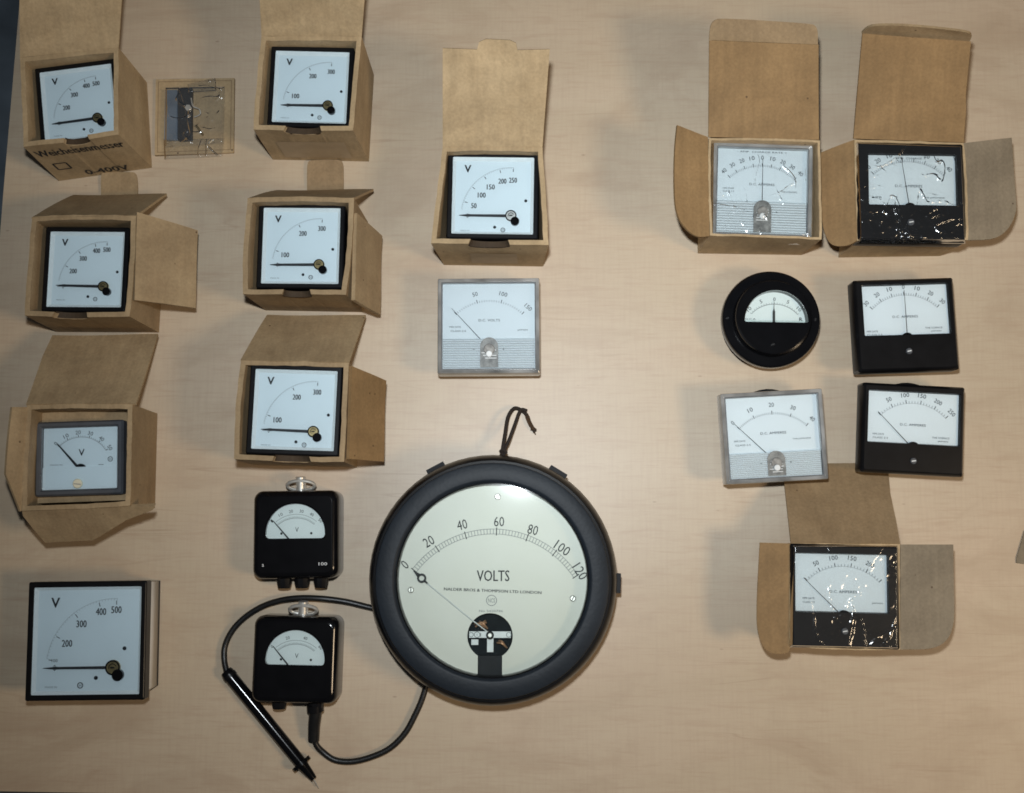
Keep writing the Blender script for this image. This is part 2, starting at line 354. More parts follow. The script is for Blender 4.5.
_tc = {}
def glyphs(s):
    if s not in _tc:
        cu = bpy.data.curves.new('lettering', 'FONT'); cu.body = s; cu.align_x = 'CENTER'; cu.align_y = 'CENTER'; cu.resolution_u = 2
        o = bpy.data.objects.new('lettering', cu); COL.objects.link(o); bpy.context.view_layer.update()
        me = bpy.data.meshes.new_from_object(o.evaluated_get(bpy.context.evaluated_depsgraph_get()))
        vs = [v.co.copy() for v in me.vertices]; fs = [tuple(p.vertices) for p in me.polygons]
        xs = [v.x for v in vs]; ys = [v.y for v in vs]; cx = (max(xs) + min(xs)) / 2; cy = (max(ys) + min(ys)) / 2; h = max(ys) - min(ys); w_ = max(xs) - min(xs)
        _tc[s] = ([V((v.x - cx, v.y - cy, 0)) for v in vs], fs, w_, h)
        bpy.data.objects.remove(o); bpy.data.curves.remove(cu); bpy.data.meshes.remove(me)
    return _tc[s]
def put_text(mb, s, x, y, z, h, width=None, rot=0.0, xs=0.8):
    vs, fs, w0, h0 = glyphs(s)
    sy = h / h0; sx = (width / w0) if width else sy * xs
    c, q = math.cos(rot), math.sin(rot)
    mb.add([(x + v.x * sx * c - v.y * sy * q, y + v.x * sx * q + v.y * sy * c, z) for v in vs], fs)
def line(mb, x0, y0, x1, y1, wd, z):
    dx, dy = x1 - x0, y1 - y0; l = math.hypot(dx, dy) or 1; nx, ny = -dy / l * wd / 2, dx / l * wd / 2
    mb.quad((x0 - nx, y0 - ny, z), (x1 - nx, y1 - ny, z), (x1 + nx, y1 + ny, z), (x0 + nx, y0 + ny, z))
def arc(mb, cx, cy, r, a0, a1, wd, z, n=40):
    for i in range(n):
        p = R(a0 + (a1 - a0) * i / n); q = R(a0 + (a1 - a0) * (i + 1) / n)
        mb.quad(*[(cx + rr_ * math.cos(t), cy + rr_ * math.sin(t), z) for rr_, t in ((r - wd / 2, p), (r + wd / 2, p), (r + wd / 2, q), (r - wd / 2, q))])
def tick(mb, cx, cy, r0, r1, a, wd, z):
    a = R(a); line(mb, cx + r0 * math.cos(a), cy + r0 * math.sin(a), cx + r1 * math.cos(a), cy + r1 * math.sin(a), wd, z)

def thing(name, label, cat, loc=(0, 0, 0), rot=(0, 0, 0), group=None):
    o = bpy.data.objects.new(name, None); COL.objects.link(o); o.location = loc; o.rotation_euler = rot
    o.empty_display_size = 0.02
    o['label'] = label; o['category'] = cat
    if group: o['group'] = group
    return o

def fit(c, z):
    p = [P(x, y, z) for x, y in c]; ctr = sum(p, V((0, 0, 0))) / 4
    ux = ((p[1] - p[0]) + (p[2] - p[3])) / 2; uy = ((p[0] - p[3]) + (p[1] - p[2])) / 2
    a = math.atan2(ux.y, ux.x) * .7 + (math.atan2(uy.y, uy.x) - math.pi / 2) * .3
    return ctr, ux.length, uy.length, a

# ------------------------------------------------------------------ the setting
tl = [P(-50, 790.3), P(235, 795.5), P(1500, 815), P(1500, -420), P(46, -320), P(19.8, 0), P(3.3, 193), P(0, 234)]
tb = MB(); tb.prism([(p.x, p.y) for p in tl], -0.028, 0.0)
t_o = tb.build('table_top', M['wood'], sharp=0); t_o['kind'] = 'structure'
fb = MB(); fb.box(-3, 3, -3, 3, -0.80, -0.75); f_o = fb.build('floor', M['floor']); f_o['kind'] = 'structure'

# ------------------------------------------------------------------ cartons
CH = 0.077
def carton(rim, base, label, kr='kraft_a', h=CH, t=0.0042, notch=None, group='open cardboard cartons holding meters', wav=0.0006):
    """rim/base: picture corners TL TR BR BL of the outer box at height h and on the table"""
    Rm = [P(x, y, h) for x, y in rim]; Bs = [P(x, y, 0.0005) for x, y in base]
    o = sum(Bs, V((0, 0, 0))) / 4; o.z = 0
    root = thing('cardboard_carton', label, 'carton', o, group=group)
    Rm = [p - o for p in Rm]; Bs = [p - o for p in Bs]
    def inset(q, t):
        c = sum(q, V((0, 0, 0))) / 4; out = []
        for i in range(4):
            e1 = (q[(i + 1) % 4] - q[i]).normalized(); e2 = (q[i - 1] - q[i]).normalized(); out.append(q[i] + (e1 + e2) * t)
        return out
    Ri = inset(Rm, t); Bi = inset(Bs, t)
    Bi = [Bi[i] + (Ri[i] - Bi[i]) * (0.002 / h) for i in range(4)]
    mb = MB(); vs = []; fs = []
    cols = []; nl = []; bows = [random.uniform(-.0004, .0016) for _ in range(4)]
    for i in range(4):
        j = (i + 1) % 4
        ss = [k / 10 for k in range(10)]
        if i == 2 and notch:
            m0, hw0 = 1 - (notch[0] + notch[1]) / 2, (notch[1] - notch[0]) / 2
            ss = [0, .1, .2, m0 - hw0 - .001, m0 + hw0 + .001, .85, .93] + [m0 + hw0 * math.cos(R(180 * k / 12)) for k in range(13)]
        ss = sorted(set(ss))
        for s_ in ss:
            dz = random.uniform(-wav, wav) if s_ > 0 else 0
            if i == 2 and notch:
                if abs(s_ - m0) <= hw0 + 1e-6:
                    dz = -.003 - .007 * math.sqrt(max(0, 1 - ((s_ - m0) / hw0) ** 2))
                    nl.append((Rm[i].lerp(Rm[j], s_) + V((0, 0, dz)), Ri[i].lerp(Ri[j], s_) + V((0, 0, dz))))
            a, b, c_, d = Rm[i].lerp(Rm[j], s_), Ri[i].lerp(Ri[j], s_), Bi[i].lerp(Bi[j], s_), Bs[i].lerp(Bs[j], s_)
            nr = (Rm[j] - Rm[i]).cross(V((0, 0, 1))).normalized(); nr = -nr if nr.dot(Rm[i]) < 0 else nr
            bow = nr * (bows[i] * math.sin(math.pi * s_) + random.uniform(-.0003, .0003) * (0 < s_ < 1))
            a = a + bow; b = b + bow
            vs += [a + V((0, 0, dz)), b + V((0, 0, dz)), c_, d]; cols.append(1)
    n = len(cols)
    for k in range(n):
        j = (k + 1) % n
        for q in range(4): fs.append((k * 4 + q, j * 4 + q, j * 4 + (q + 1) % 4, k * 4 + (q + 1) % 4))
    mb.add(vs, fs); k0 = len(mb.v); mb.add([p + V((0, 0, .0002)) for p in Bi] + [p + V((0, 0, -.001)) for p in Bi], [(0, 1, 2, 3), (7, 6, 5, 4)]); mb.build('carton_body', M[kr], root, sharp=30)
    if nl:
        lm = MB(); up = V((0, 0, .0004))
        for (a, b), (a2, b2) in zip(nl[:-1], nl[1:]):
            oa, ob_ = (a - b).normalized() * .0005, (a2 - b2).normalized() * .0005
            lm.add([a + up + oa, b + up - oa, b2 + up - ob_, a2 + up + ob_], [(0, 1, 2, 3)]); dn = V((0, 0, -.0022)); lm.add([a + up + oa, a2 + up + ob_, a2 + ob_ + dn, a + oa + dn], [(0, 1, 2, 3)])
        lm.build('thumb_slot_lining', M['kraft_dark'], root, sharp=0)  # added dark strip covering the paler notch floor
    root['_h'] = h
    return root
def sag(me_pts): return me_pts
def flap(root, A, B, C, pts, name='side_flap', kr=None, t=0.0022, zh=None, curl=0.0, label=None, off=0.0):
    """hinge picture points A, B at height zh; C = (x, y, z) fixes the slope; pts = the free outline from B's side round to A"""
    h = root['_h'] if zh is None else zh
    curl = curl or random.uniform(-.0018, .0018)
    o = root.location; a = P(*A, h + off); b = P(*B, h + off); c = P(*C)
    n = (b - a).cross(c - a).normalized()
    if n.z < 0: n = -n
    if name in ('side_flap', 'lid_tuck', 'lid_tab', 'thumb') and len(pts) > 3:      # round the cut corners
        q = [B] + list(pts) + ([A] if name != 'side_flap' else [])
        for _ in range(2):
            q = [q[0]] + [p for i in range(len(q) - 1) for p in ((q[i][0] * .75 + q[i + 1][0] * .25, q[i][1] * .75 + q[i + 1][1] * .25), (q[i][0] * .25 + q[i + 1][0] * .75, q[i][1] * .25 + q[i + 1][1] * .75))][1:-1] + [q[-1]]
        pts = q[1:-1] if name != 'side_flap' else q[1:]
    out = [a, b] + [PL(x, y, a, n) for x, y in pts]
    # grid the outline so that the card can bow a little
    mb = MB(); hx = (b - a).normalized(); hy = n.cross(hx)
    if (c - a).dot(hy) < 0: hy = -hy
    me = bpy.data.meshes.new(name); bm = bmesh.new()
    vs = [bm.verts.new(p - o) for p in out]; f = bm.faces.new(vs); f.normal_update()
    bmesh.ops.triangulate(bm, faces=[f])
    bmesh.ops.subdivide_edges(bm, edges=bm.edges[:], cuts=4, use_grid_fill=True)
    L_ = max((p - a).dot(hy) for p in out) or 1
    for v in bm.verts:
        d = (v.co + o - a).dot(hy) / L_; x = (v.co + o - a).dot(hx) / (b - a).length
        v.co += n * (curl * d * d + 0.0007 * math.sin(x * 5 + d * 3) * d)
    bm.faces.ensure_lookup_table()
    r = bmesh.ops.extrude_face_region(bm, geom=bm.faces[:])
    for v in r['geom']:
        if isinstance(v, bmesh.types.BMVert): v.co -= n * t
    bmesh.ops.recalc_face_normals(bm, faces=bm.faces); bm.to_mesh(me); bm.free()
    ob = link(name, me, M[kr or 'kraft_in'], root, sharp=40)
    if label: ob['label'] = label
    return ob, a, n

LBL_E = 'open cardboard cartons holding meters'
# A: top left carton, printed side
cA = carton([(20, 57.5), (118.5, 47.5), (118.5, 134.5), (23.5, 146.8)], [(54, 96), (147, 82.6), (152, 167.7), (59, 181)],
            'open carton with black printing on its front side, at the top left corner', 'kraft_a', notch=(.42, .69))
flap(cA, (20, 57.5), (118.5, 47.5), (122.5, -12, .105), [(122.5, -12), (124, -36), (19, -30)], 'lid', 'kraft_a', off=.0005)
def side_print(root, rimL, rimR, baseL, baseR, items, mb=None, h=CH, mt='ink', name='side_printing'):
    """lettering on a carton's front wall; items: (text, s along wall, t down wall, height, width); text reads from above when placed upright"""
    o = root.location; a, b, c, d = P(*rimL, h) - o, P(*rimR, h) - o, P(*baseL, .0005) - o, P(*baseR, .0005) - o
    ux = (b - a).normalized(); uy = ((a + b) - (c + d)).normalized(); n = uy.cross(-ux).normalized()
    if n.y > 0: n = -n
    mb = MB(); Lw = (b - a).length
    for s, sx, st, hh, ww, rot in items:
        top = a.lerp(b, sx); bot = c.lerp(d, sx); ctr = top.lerp(bot, st) + n * 0.0006
        if s == '[]':
            for q in range(4):
                cs = [(-.5, -.5), (.5, -.5), (.5, .5), (-.5, .5)]; p, r_ = cs[q], cs[(q + 1) % 4]
                P0 = ctr + ux * p[0] * ww + uy * p[1] * hh; P1 = ctr + ux * r_[0] * ww + uy * r_[1] * hh
                e = (P1 - P0).normalized(); nn = n.cross(e) * .0008; mb.quad(P0 - nn, P1 - nn, P1 + nn, P0 + nn)
            continue
        if s == '#':
            mb.quad(ctr - ux * ww / 2 - uy * hh / 2, ctr + ux * ww / 2 - uy * hh / 2, ctr + ux * ww / 2 + uy * hh / 2, ctr - ux * ww / 2 + uy * hh / 2); continue
        vs, fs, w0, h0 = glyphs(s); c_, s_ = math.cos(rot), math.sin(rot)
        for dx in (0, .0004, .0008):
            mb.add([ctr + n * dx * .2 + ux * (v.x * ww / w0 * c_ - v.y * hh / h0 * s_ + dx) + uy * (v.x * ww / w0 * s_ + v.y * hh / h0 * c_) for v in vs], fs)
    ob = mb.build(name, M[mt], root, sharp=0, flat_quads=True); return ob
side_print(cA, (23.5, 146.8), (118.5, 134.5), (59, 181), (152, 167.7),
           [('Weicheisenmesser', .50, .22, .0125, .078, 0), ('[]', .18, .60, .013, .012, 0), ('0-400V', .56, .86, .0105, .040, 0)])
# B: second carton in the top row
cB = carton([(261.5, 36), (361.7, 36.3), (353, 130.5), (253.6, 129.5)], [(282, 75), (374, 75), (369, 161.5), (273, 159.6)],
            'open carton with a pale paper label, right of the small parts bag', 'kraft_a', notch=(.30, .68))
flap(cB, (261.5, 36), (361.7, 36.3), (365.5, -12, .11), [(365.5, -12), (367, -36), (258, -36)], 'lid', 'kraft_a', off=.0005)
side_print(cB, (253.6, 129.5), (353, 130.5), (273, 159.6), (369, 161.5), [('#', .5, .62, .040, .062, 0)], mt='sticker', name='paper_label')
# C: second row left
cC = carton([(32.2, 216.8), (136, 216), (129.5, 316.5), (24.7, 315.5)], [(62, 239), (165, 238), (159, 332.5), (57, 332)],
            'open carton directly below the printed one, its right flap hanging out wide', 'kraft_b', notch=(.26, .60))
flap(cC, (31.5, 217.5), (136, 215.5), (166.5, 192.3, .022), [(166.5, 192.3), (120, 192.6), (73, 192.3)], 'lid', 'kraft_b', off=.0005, curl=-.002)
flap(cC, (101, 196), (137.5, 196), (120, 176, .0035), [(137.5, 182), (136.5, 174), (133, 172), (104, 172), (101.5, 174), (101, 182)], 'lid_tab', 'kraft_b', zh=.0035, t=.002)
flap(cC, (137, 212), (134.5, 300), (197, 307, .040), [(164, 303.5), (196, 308), (198.7, 230)], 'side_flap', 'kraft_b', off=.0005, t=.003)
# D: second row, second column
cD = carton([(247.7, 198), (353.8, 198), (346, 294.8), (243, 294)], [(272, 222), (368, 222), (364, 312.2), (266, 310.4)],
            'open carton with steep narrow right flap, between two others in the second column', 'kraft_b', notch=(.38, .66))
flap(cD, (247.5, 198.3), (353.8, 197.8), (373.5, 188.3, .02), [(373.5, 188.3), (325, 188), (277, 188)], 'lid', 'kraft_b', off=.0005)
flap(cD, (307, 192), (343.5, 192), (325, 176, .0035), [(343.5, 175), (343.5, 164), (341, 160), (310, 160), (307.5, 164), (307, 175)], 'lid_tab', 'kraft_in', zh=.0035, t=.002)
flap(cD, (357, 213), (355, 300), (378.5, 314.7, .030), [(378.5, 314.7), (381.3, 236)], 'side_flap', 'kraft_b', off=-.003, t=.0035)
# E: third column
cE = carton([(442.7, 147), (542.5, 147), (548.6, 245), (431, 243.3)], [(448, 172), (541, 172), (543, 266.5), (444, 265)],
            'open kraft carton with a thumb tab on its raised lid, above the clear voltmeter', 'kraft_a', notch=(.32, .67))
o_, a_, n_ = flap(cE, (442.7, 147), (542.5, 147), (549.8, 49, .122), [(549.8, 49), (517.5, 50), (516, 43), (510, 40), (486, 39), (479, 42), (477, 49.5), (442.7, 48)], 'lid', 'kraft_a', off=.0005)
side_print(cE, (431, 243.3), (548.6, 245), (444, 265), (543, 266.5), [('#', .52, .62, .034, .042, 0)], mt='sticker', name='paper_label')
# G: third row left, carton with flap meter
cG = carton([(27, 405), (132.5, 404.5), (130, 505.5), (22, 511)], [(57, 414), (157.5, 413.5), (155, 508), (50, 513)],
            'wide open carton with chamfered front flap folded down, holding the grey-framed meter', 'kraft_b', t=.004)
flap(cG, (26, 404), (136, 403.5), (158, 335.5, .024), [(158.5, 335.5), (155, 352), (147, 366), (144, 384), (139, 398), (137, 403)][:1] + [(158.5, 335.5)][1:] + [(53, 336.5), (43, 357)], 'lid', 'kraft_b', off=.0005)
flap(cG, (28.5, 407), (22, 510.5), (7, 474, .092), [(20.5, 511.5), (7, 474), (13, 407)], 'side_flap', 'kraft_b', off=-.001)
flap(cG, (22, 511.5), (155, 506), (92.7, 539, .052), [(153, 510), (126, 520.5), (93, 541), (45, 543), (23, 516)], 'front_flap', 'kraft_b', off=-.002, t=.0035)
# H: third row, second column
cH = carton([(241, 360), (348.7, 362.4), (344, 461.8), (234, 459)], [(265, 373), (362, 375), (357, 467.5), (254, 465)],
            'open carton just above the pocket voltmeters, its brown right flap folded out', 'kraft_b', notch=(.35, .70))
flap(cH, (240.5, 360), (349, 362.4), (365.7, 314, .026), [(365.7, 314), (266.8, 313)], 'lid', 'kraft_b', off=.0005)
flap(cH, (352, 366), (349, 459), (383.5, 461.6, .036), [(383.5, 461.6), (386.6, 380.6)], 'side_flap', 'kraft_c', off=-.001, t=.003)
# I: right, first
cI = carton([(709, 138), (820, 140.5), (821.5, 239.5), (710, 235.5)], [(696, 165), (801, 166), (801.5, 255), (697.6, 253.4)],
            'open carton holding a film-wrapped clear meter, its left flap raised, above the round ammeter', 'kraft_a', h=.07, t=.002)
o_, lidA, lidN = flap(cI, (708.5, 137), (819, 139.8), (818, 45, .092), [(818, 45), (709, 40.5)], 'lid', 'kraft_c', off=.0005)
flap(cI, (709, 40), (818, 44.5), (817.6, 28, .098), [(818, 32), (816, 26), (811, 23.5), (722, 18), (714, 20), (710, 26)], 'lid_tuck', 'kraft_in', zh=P(0, 0, 0).z + .0915, off=.0005)
flap(cI, (708, 137), (709.5, 236), (675, 190, .080), [(697, 237.5), (684, 228), (677, 216), (674, 200), (674.5, 150), (676.7, 125.5)], 'side_flap', 'kraft_c', off=.0, t=.0025, curl=.001)
# J: right, second
cJ = carton([(854.5, 139.5), (963.6, 143), (968, 240), (857, 240.5)], [(840, 170), (938, 170), (940, 256), (838.5, 257.5)],
            'open carton with side flaps spread and curled lid edge, at the top right', 'kraft_a', h=.064, t=.002)
flap(cJ, (853.5, 138.6), (963.6, 142.5), (969.3, 42, .088), [(966, 110), (965.5, 95), (969.5, 42), (861.6, 34)], 'lid', 'kraft_c', off=.0005, curl=.003)
flap(cJ, (861.6, 33.5), (969.5, 41.5), (972, 33, .100), [(972.5, 36), (968, 30), (930, 26.5), (880, 24), (868, 26)], 'lid_tuck', 'kraft_b', zh=.0875)
flap(cJ, (854.5, 139.5), (857, 240.3), (822, 190, .052), [(848, 246), (831, 246), (824, 233), (821, 215), (820.5, 152)], 'side_flap', 'kraft_c', off=-.0005)
flap(cJ, (963.6, 143), (968, 240), (1014, 180, .056), [(995, 239.5), (1009, 229), (1016, 214), (1017.5, 203), (1012, 137.5)], 'side_flap', 'kraft_grey', off=-.0005, label='greyish right flap of the carton')
# K: lower right
cK = carton([(791.5, 543), (900, 544), (900, 649.5), (790, 646.5)], [(775, 545), (877, 545), (877, 642), (774, 641)],
            'open carton with rounded flaps either side, lowest at the right, lid under two meters', 'kraft_a', h=.055, t=.002)
flap(cK, (791, 542.5), (900, 543.5), (783, 470, .006), [(896, 520), (890, 492), (887.5, 463.5), (782, 462.5)], 'lid', 'kraft_in', off=.0005)
flap(cK, (791, 543.5), (790, 646.5), (760, 542.5, .052), [(789, 653), (775, 654.5), (765, 650), (759, 638), (756, 618), (760, 542.5)], 'side_flap', 'kraft_c', off=-.0005)
flap(cK, (900.5, 544.5), (900, 649.5), (952, 560, .052), [(930, 649.5), (944, 643), (951, 632), (954.5, 612), (952.5, 544.5)], 'side_flap', 'kraft_grey', off=-.0005, label='greyish right flap of the carton')

# ------------------------------------------------------------------ quadrant-scale square meters
def screw(root, x, y, z, r, m='steel', name='screw'):
    mb = disc(r, z, z + r * .55, x, y, r * .3, 20)
    a = random.uniform(0, 3); c, s = math.cos(a) * r * .8, math.sin(a) * r * .8
    o = mb.build(name, M[m], root)
    sl = MB(); line(sl, x - c, y - s, x + c, y + s, r * .28, z + r * .56); so = sl.build('slot', M['ink'], o, sharp=0, flat_quads=True)
    return o

def quad_meter(c4, zt, z0, label, marks, px, py, cal, loose=False, knob='brass', group='square voltmeters with quarter-circle scales', ptr=180.5):
    ctr, w_, h_, a = fit(c4, zt)
    root = thing('panel_voltmeter', label, 'voltmeter', (ctr.x, ctr.y, z0), (0, 0, a), group)
    T = zt - z0; b = .046 * w_ if loose else .055 * w_
    X = lambda u: (u - .5) * w_
    Y = lambda v: h_ / 2 - v * w_
    zd = T - .0045
    wi, hi = w_ - 2 * b, h_ - 2 * b
    o1, o2, o3 = rr(w_, h_, .0015), rr(w_ - .0012, h_ - .0012, .0012), rr(w_ - .0024, h_ - .0024, .001)
    loft([(o1, T - .012), (o1, T - .001), (o2, T - .0003), (o3, T), (rr(wi + .001, hi + .001, .0012), T), (rr(wi, hi, .001), T - .0006), (rr(wi, hi, .001), T - .0015)], nuni=16).build('bezel', M['satin'], root)
    # pale sloping inner wall down to the dial card
    loft([(rr(wi, hi, .001), T - .0014), (rr(wi - .0055, hi - .0055, .0008), zd)], nuni=16).build('inner_rim', M['wall'], root)
    slab(w_ - .006, h_ - .006, .001, zd - .0015, zd, .0002).build('dial', M['dial'], root)
    body = MB(); hw = w_ - (.004 if loose else .006); hh = h_ - (.004 if loose else .006)
    if loose:
        poly = [(hw / 2, hh / 2), (-hw / 2, hh / 2), (-hw / 2, -hh / 2 + .004), (-hw / 2 + .004, -hh / 2), (hw / 2 - .006, -hh / 2 + .001), (hw / 2, -hh / 2 + .005)]
        body.prism(poly, .0025, T - .012); body.build('housing', M['housing'], root, sharp=30)
        rb = MB(); rb.prism([(x * 1.008, y * 1.006) for x, y in poly], 0, .0025); rb.build('rear_plate', M['satin'], root)
    else:
        slab(hw, hh, .002, 0, T - .0115, .001, mb=body); body.build('housing', M['satin'], root)
    z = zd + .00025; pr = MB(); fine = MB()
    cx, cy = X(px), Y(py); rd = (.56 if loose else .54) * w_
    a0, a1 = 178, 88
    arc(fine, cx, cy, rd * 1.015, a1, 172, .00018, z)
    for k in range(33):
        aa = 172 - (172 - a1) * (k / 32); tick(fine, cx, cy, rd * .99, rd * 1.015, aa, .00022, z)
    for s, ang, rn in marks:
        tick(pr, cx, cy, rd * .925, rd * .985, ang, .0006, z + .0001)
        rt = (rn if loose else rn - .022) * w_
        if ang > 170: put_text(pr, s, cx + rt * math.cos(R(ang)), cy + rt * math.sin(R(ang)), z + .0001, .026 * w_, .05 * w_); continue
        put_text(pr, s, cx + rt * math.cos(R(ang)), cy + rt * math.sin(R(ang)) - .001, z + .0001, .058 * w_, len(s) * .0285 * w_)
        put_text(pr, s, cx + rt * math.cos(R(ang)) + .0003, cy + rt * math.sin(R(ang)) - .001, z + .00012, .058 * w_, len(s) * .0285 * w_)
    put_text(pr, '0', X(.225), cy, z + .0001, .05 * w_, .022 * w_); tick(pr, cx, cy, rd * .93, rd * 1.03, 180, .0004, z + .0001)
    for dx in (0, .0003, .0006): put_text(pr, 'V', X(.214) + dx, Y(.175), z + .0001 + dx * .1, .082 * w_, .07 * w_)
    put_text(fine, 'MADE IN', X(.20), Y(.872), z, .014 * w_, .10 * w_)
    # ring emblem with an M bar
    ex, ey = (X(.445), Y(.86)) if loose else (X(.615), Y(.86))
    arc(pr, ex, ey, .022 * w_, 0, 360, .007 * w_, z + .0001, 24); put_text(pr, 'H', ex, ey, z + .0001, .024 * w_, .02 * w_)
    fine.build('fine_graduations', M['ink_grey'], root, sharp=0, flat_quads=True)
    pr.build('scale_printing', M['ink'], root, sharp=0, flat_quads=True)
    # pointer, tapering towards its tip
    pa = R(ptr); L = rd * 1.05; zz = zd + .0012; c_, s_ = math.cos(pa), math.sin(pa)
    pt = MB(); q = []
    for d, hw_ in ((.0, .0013), (L * .78, .0010), (L * .82, .0012), (L * .87, .0009), (L, .0002)):
        q.append((cx + c_ * d, cy + s_ * d, hw_))
    top = [(x - s_ * h2, y + c_ * h2) for x, y, h2 in q]; bot = [(x + s_ * h2, y - c_ * h2) for x, y, h2 in reversed(q)]
    pt.prism(top + bot, zz, zz + .0005); pt.build('pointer', M['ink'], root)
    hub = disc(.062 * w_, zd, zd + .0024, cx, cy, .0006); ho = hub.build('pivot_boss', M[knob], root)
    k2 = MB()
    arc(k2, cx, cy, .056 * w_, 0, 360, .013 * w_, zd + .0026, 28); arc(k2, cx, cy, .030 * w_, 20, 200, .007 * w_, zd + .0027, 16); k2.box(cx - .018 * w_, cx + .018 * w_, cy - .006 * w_, cy + .006 * w_, zd + .002, zd + .0030)
    k2.build('boss_slot', M['satin'], ho)
    # zero adjuster standing proud of the window
    disc(.048 * w_, zd, T - .0005, cx + .045 * w_, cy - .062 * w_, .0008).build('zero_adjuster', M['black'], root)
    for su, sv in (((.81, .56), (.575, .80)) if loose else ((.86, .53), (.525, .83))): screw(root, X(su), Y(sv), zd, .0165 * w_, 'dark')
    gl = slab(wi + .0004, hi + .0004, .001, T - .0011, T - .0006, .0001); gl.build('window_glass', M['glass'], root)
    return root

m500 = [('200', 152, .45), ('300', 127, .465), ('400', 104, .485), ('500', 88.5, .485)]
m500p = m500 + [('100', 173, .50)]
m300 = [('100', 162, .44), ('200', 118, .455), ('300', 88, .465)]
m250 = [('50', 163, .45), ('100', 143, .43), ('150', 124, .43), ('200', 104, .44), ('250', 88, .44)]
ZM = .066
quad_meter([(35, 69), (115.5, 57.5), (121, 137), (40, 147.5)], ZM, .003, 'square 500 volt meter sitting tilted in the printed carton at the top left', m500, .71, .715, 1)
quad_meter([(272, 46), (354.5, 47.2), (350, 128), (265.9, 126)], ZM, .003, 'square 300 volt meter in the carton right of the small parts bag', m300, .71, .715, 1)
quad_meter([(45.5, 226.3), (128.5, 227.6), (126, 312), (41.2, 311)], ZM, .003, 'square 500 volt meter in the carton directly below the printed one', m500, .71, .71, 1, ptr=179)
quad_meter([(259, 202.5), (345, 203.5), (343.3, 288.5), (255.8, 288)], ZM, .003, 'square 300 volt meter in the middle carton of the second column', m300, .71, .715, 1)
quad_meter([(448.5, 151.5), (538.8, 152.5), (538.5, 239.5), (445.7, 238)], ZM, .003, 'square 250 volt meter with silvery pivot in the carton with a thumb-tabbed lid', m250, .70, .705, 1, knob='steel', ptr=180)
quad_meter([(250, 363), (342.5, 366.5), (338.8, 456.5), (246, 453.5)], .0745, .003, 'square 300 volt meter with bright brass pivot, in the carton above the pocket voltmeters', m300, .71, .715, 1, ptr=179)
quad_meter([(26.8, 581.5), (145.6, 581.5), (145.6, 700.5), (26.6, 700.5)], .042, .0, 'large loose square 500 volt meter without a carton, lowest at the left', m500p, .72, .715, 1, loose=True, ptr=180)

# ------------------------------------------------------------------ rectangular meters with fan scales
def fan_scale(root, w_, cx, cy, r, zd, marks, a_l, a_r, nminor, rn, hn, unit, uy, notes, every=5, redge=.036, m='ink', line_on=True):
    z = zd + .00025; pr = MB(); fine = MB()
    if line_on: arc(fine, cx, cy, r, 90 - a_r, 90 + a_l, .00018, z, 36)
    for k in range(nminor + 1):
        aa = 90 + a_l - (a_l + a_r) * k / nminor
        tick(pr if k % every == 0 else fine, cx, cy, r, r + (redge if k % every == 0 else redge * .6) * w_, aa, .0006 if k % every == 0 else .00038, z + .0001)
    n = len(marks)
    for i, s in enumerate(marks):
        aa = 90 + a_l - (a_l + a_r) * i / (n - 1)
        if s: put_text(pr, s, cx + rn * math.cos(R(aa)), cy + rn * math.sin(R(aa)), z + .0001, hn, len(s) * hn * .62, R(aa - 90))
    if unit: put_text(pr, unit, cx, uy, z + .0001, .024 * w_, len(unit) * .021 * w_)
    for s, x, y, ww in notes: put_text(pr, s, x, y, z + .0001, .017 * w_, ww)
    fine.build('fine_graduations', M['ink_grey'], root, sharp=0, flat_quads=True)
    pr.build('scale_printing', M[m], root, sharp=0, flat_quads=True)
def needle(root, cx, cy, ang, r0, r1, z, wd=.0007, m='ink'):
    mb = MB(); a = R(ang); c, s = math.cos(a), math.sin(a)
    top = [(cx + c * r0 - s * wd / 2, cy + s * r0 + c * wd / 2), (cx + c * r1 - s * wd / 5, cy + s * r1 + c * wd / 5)]
    bot = [(cx + c * r1 + s * wd / 5, cy + s * r1 - c * wd / 5), (cx + c * r0 + s * wd / 2, cy + s * r0 - c * wd / 2)]
    mb.prism(top + bot, z, z + .0004); mb.build('pointer', M[m], root)

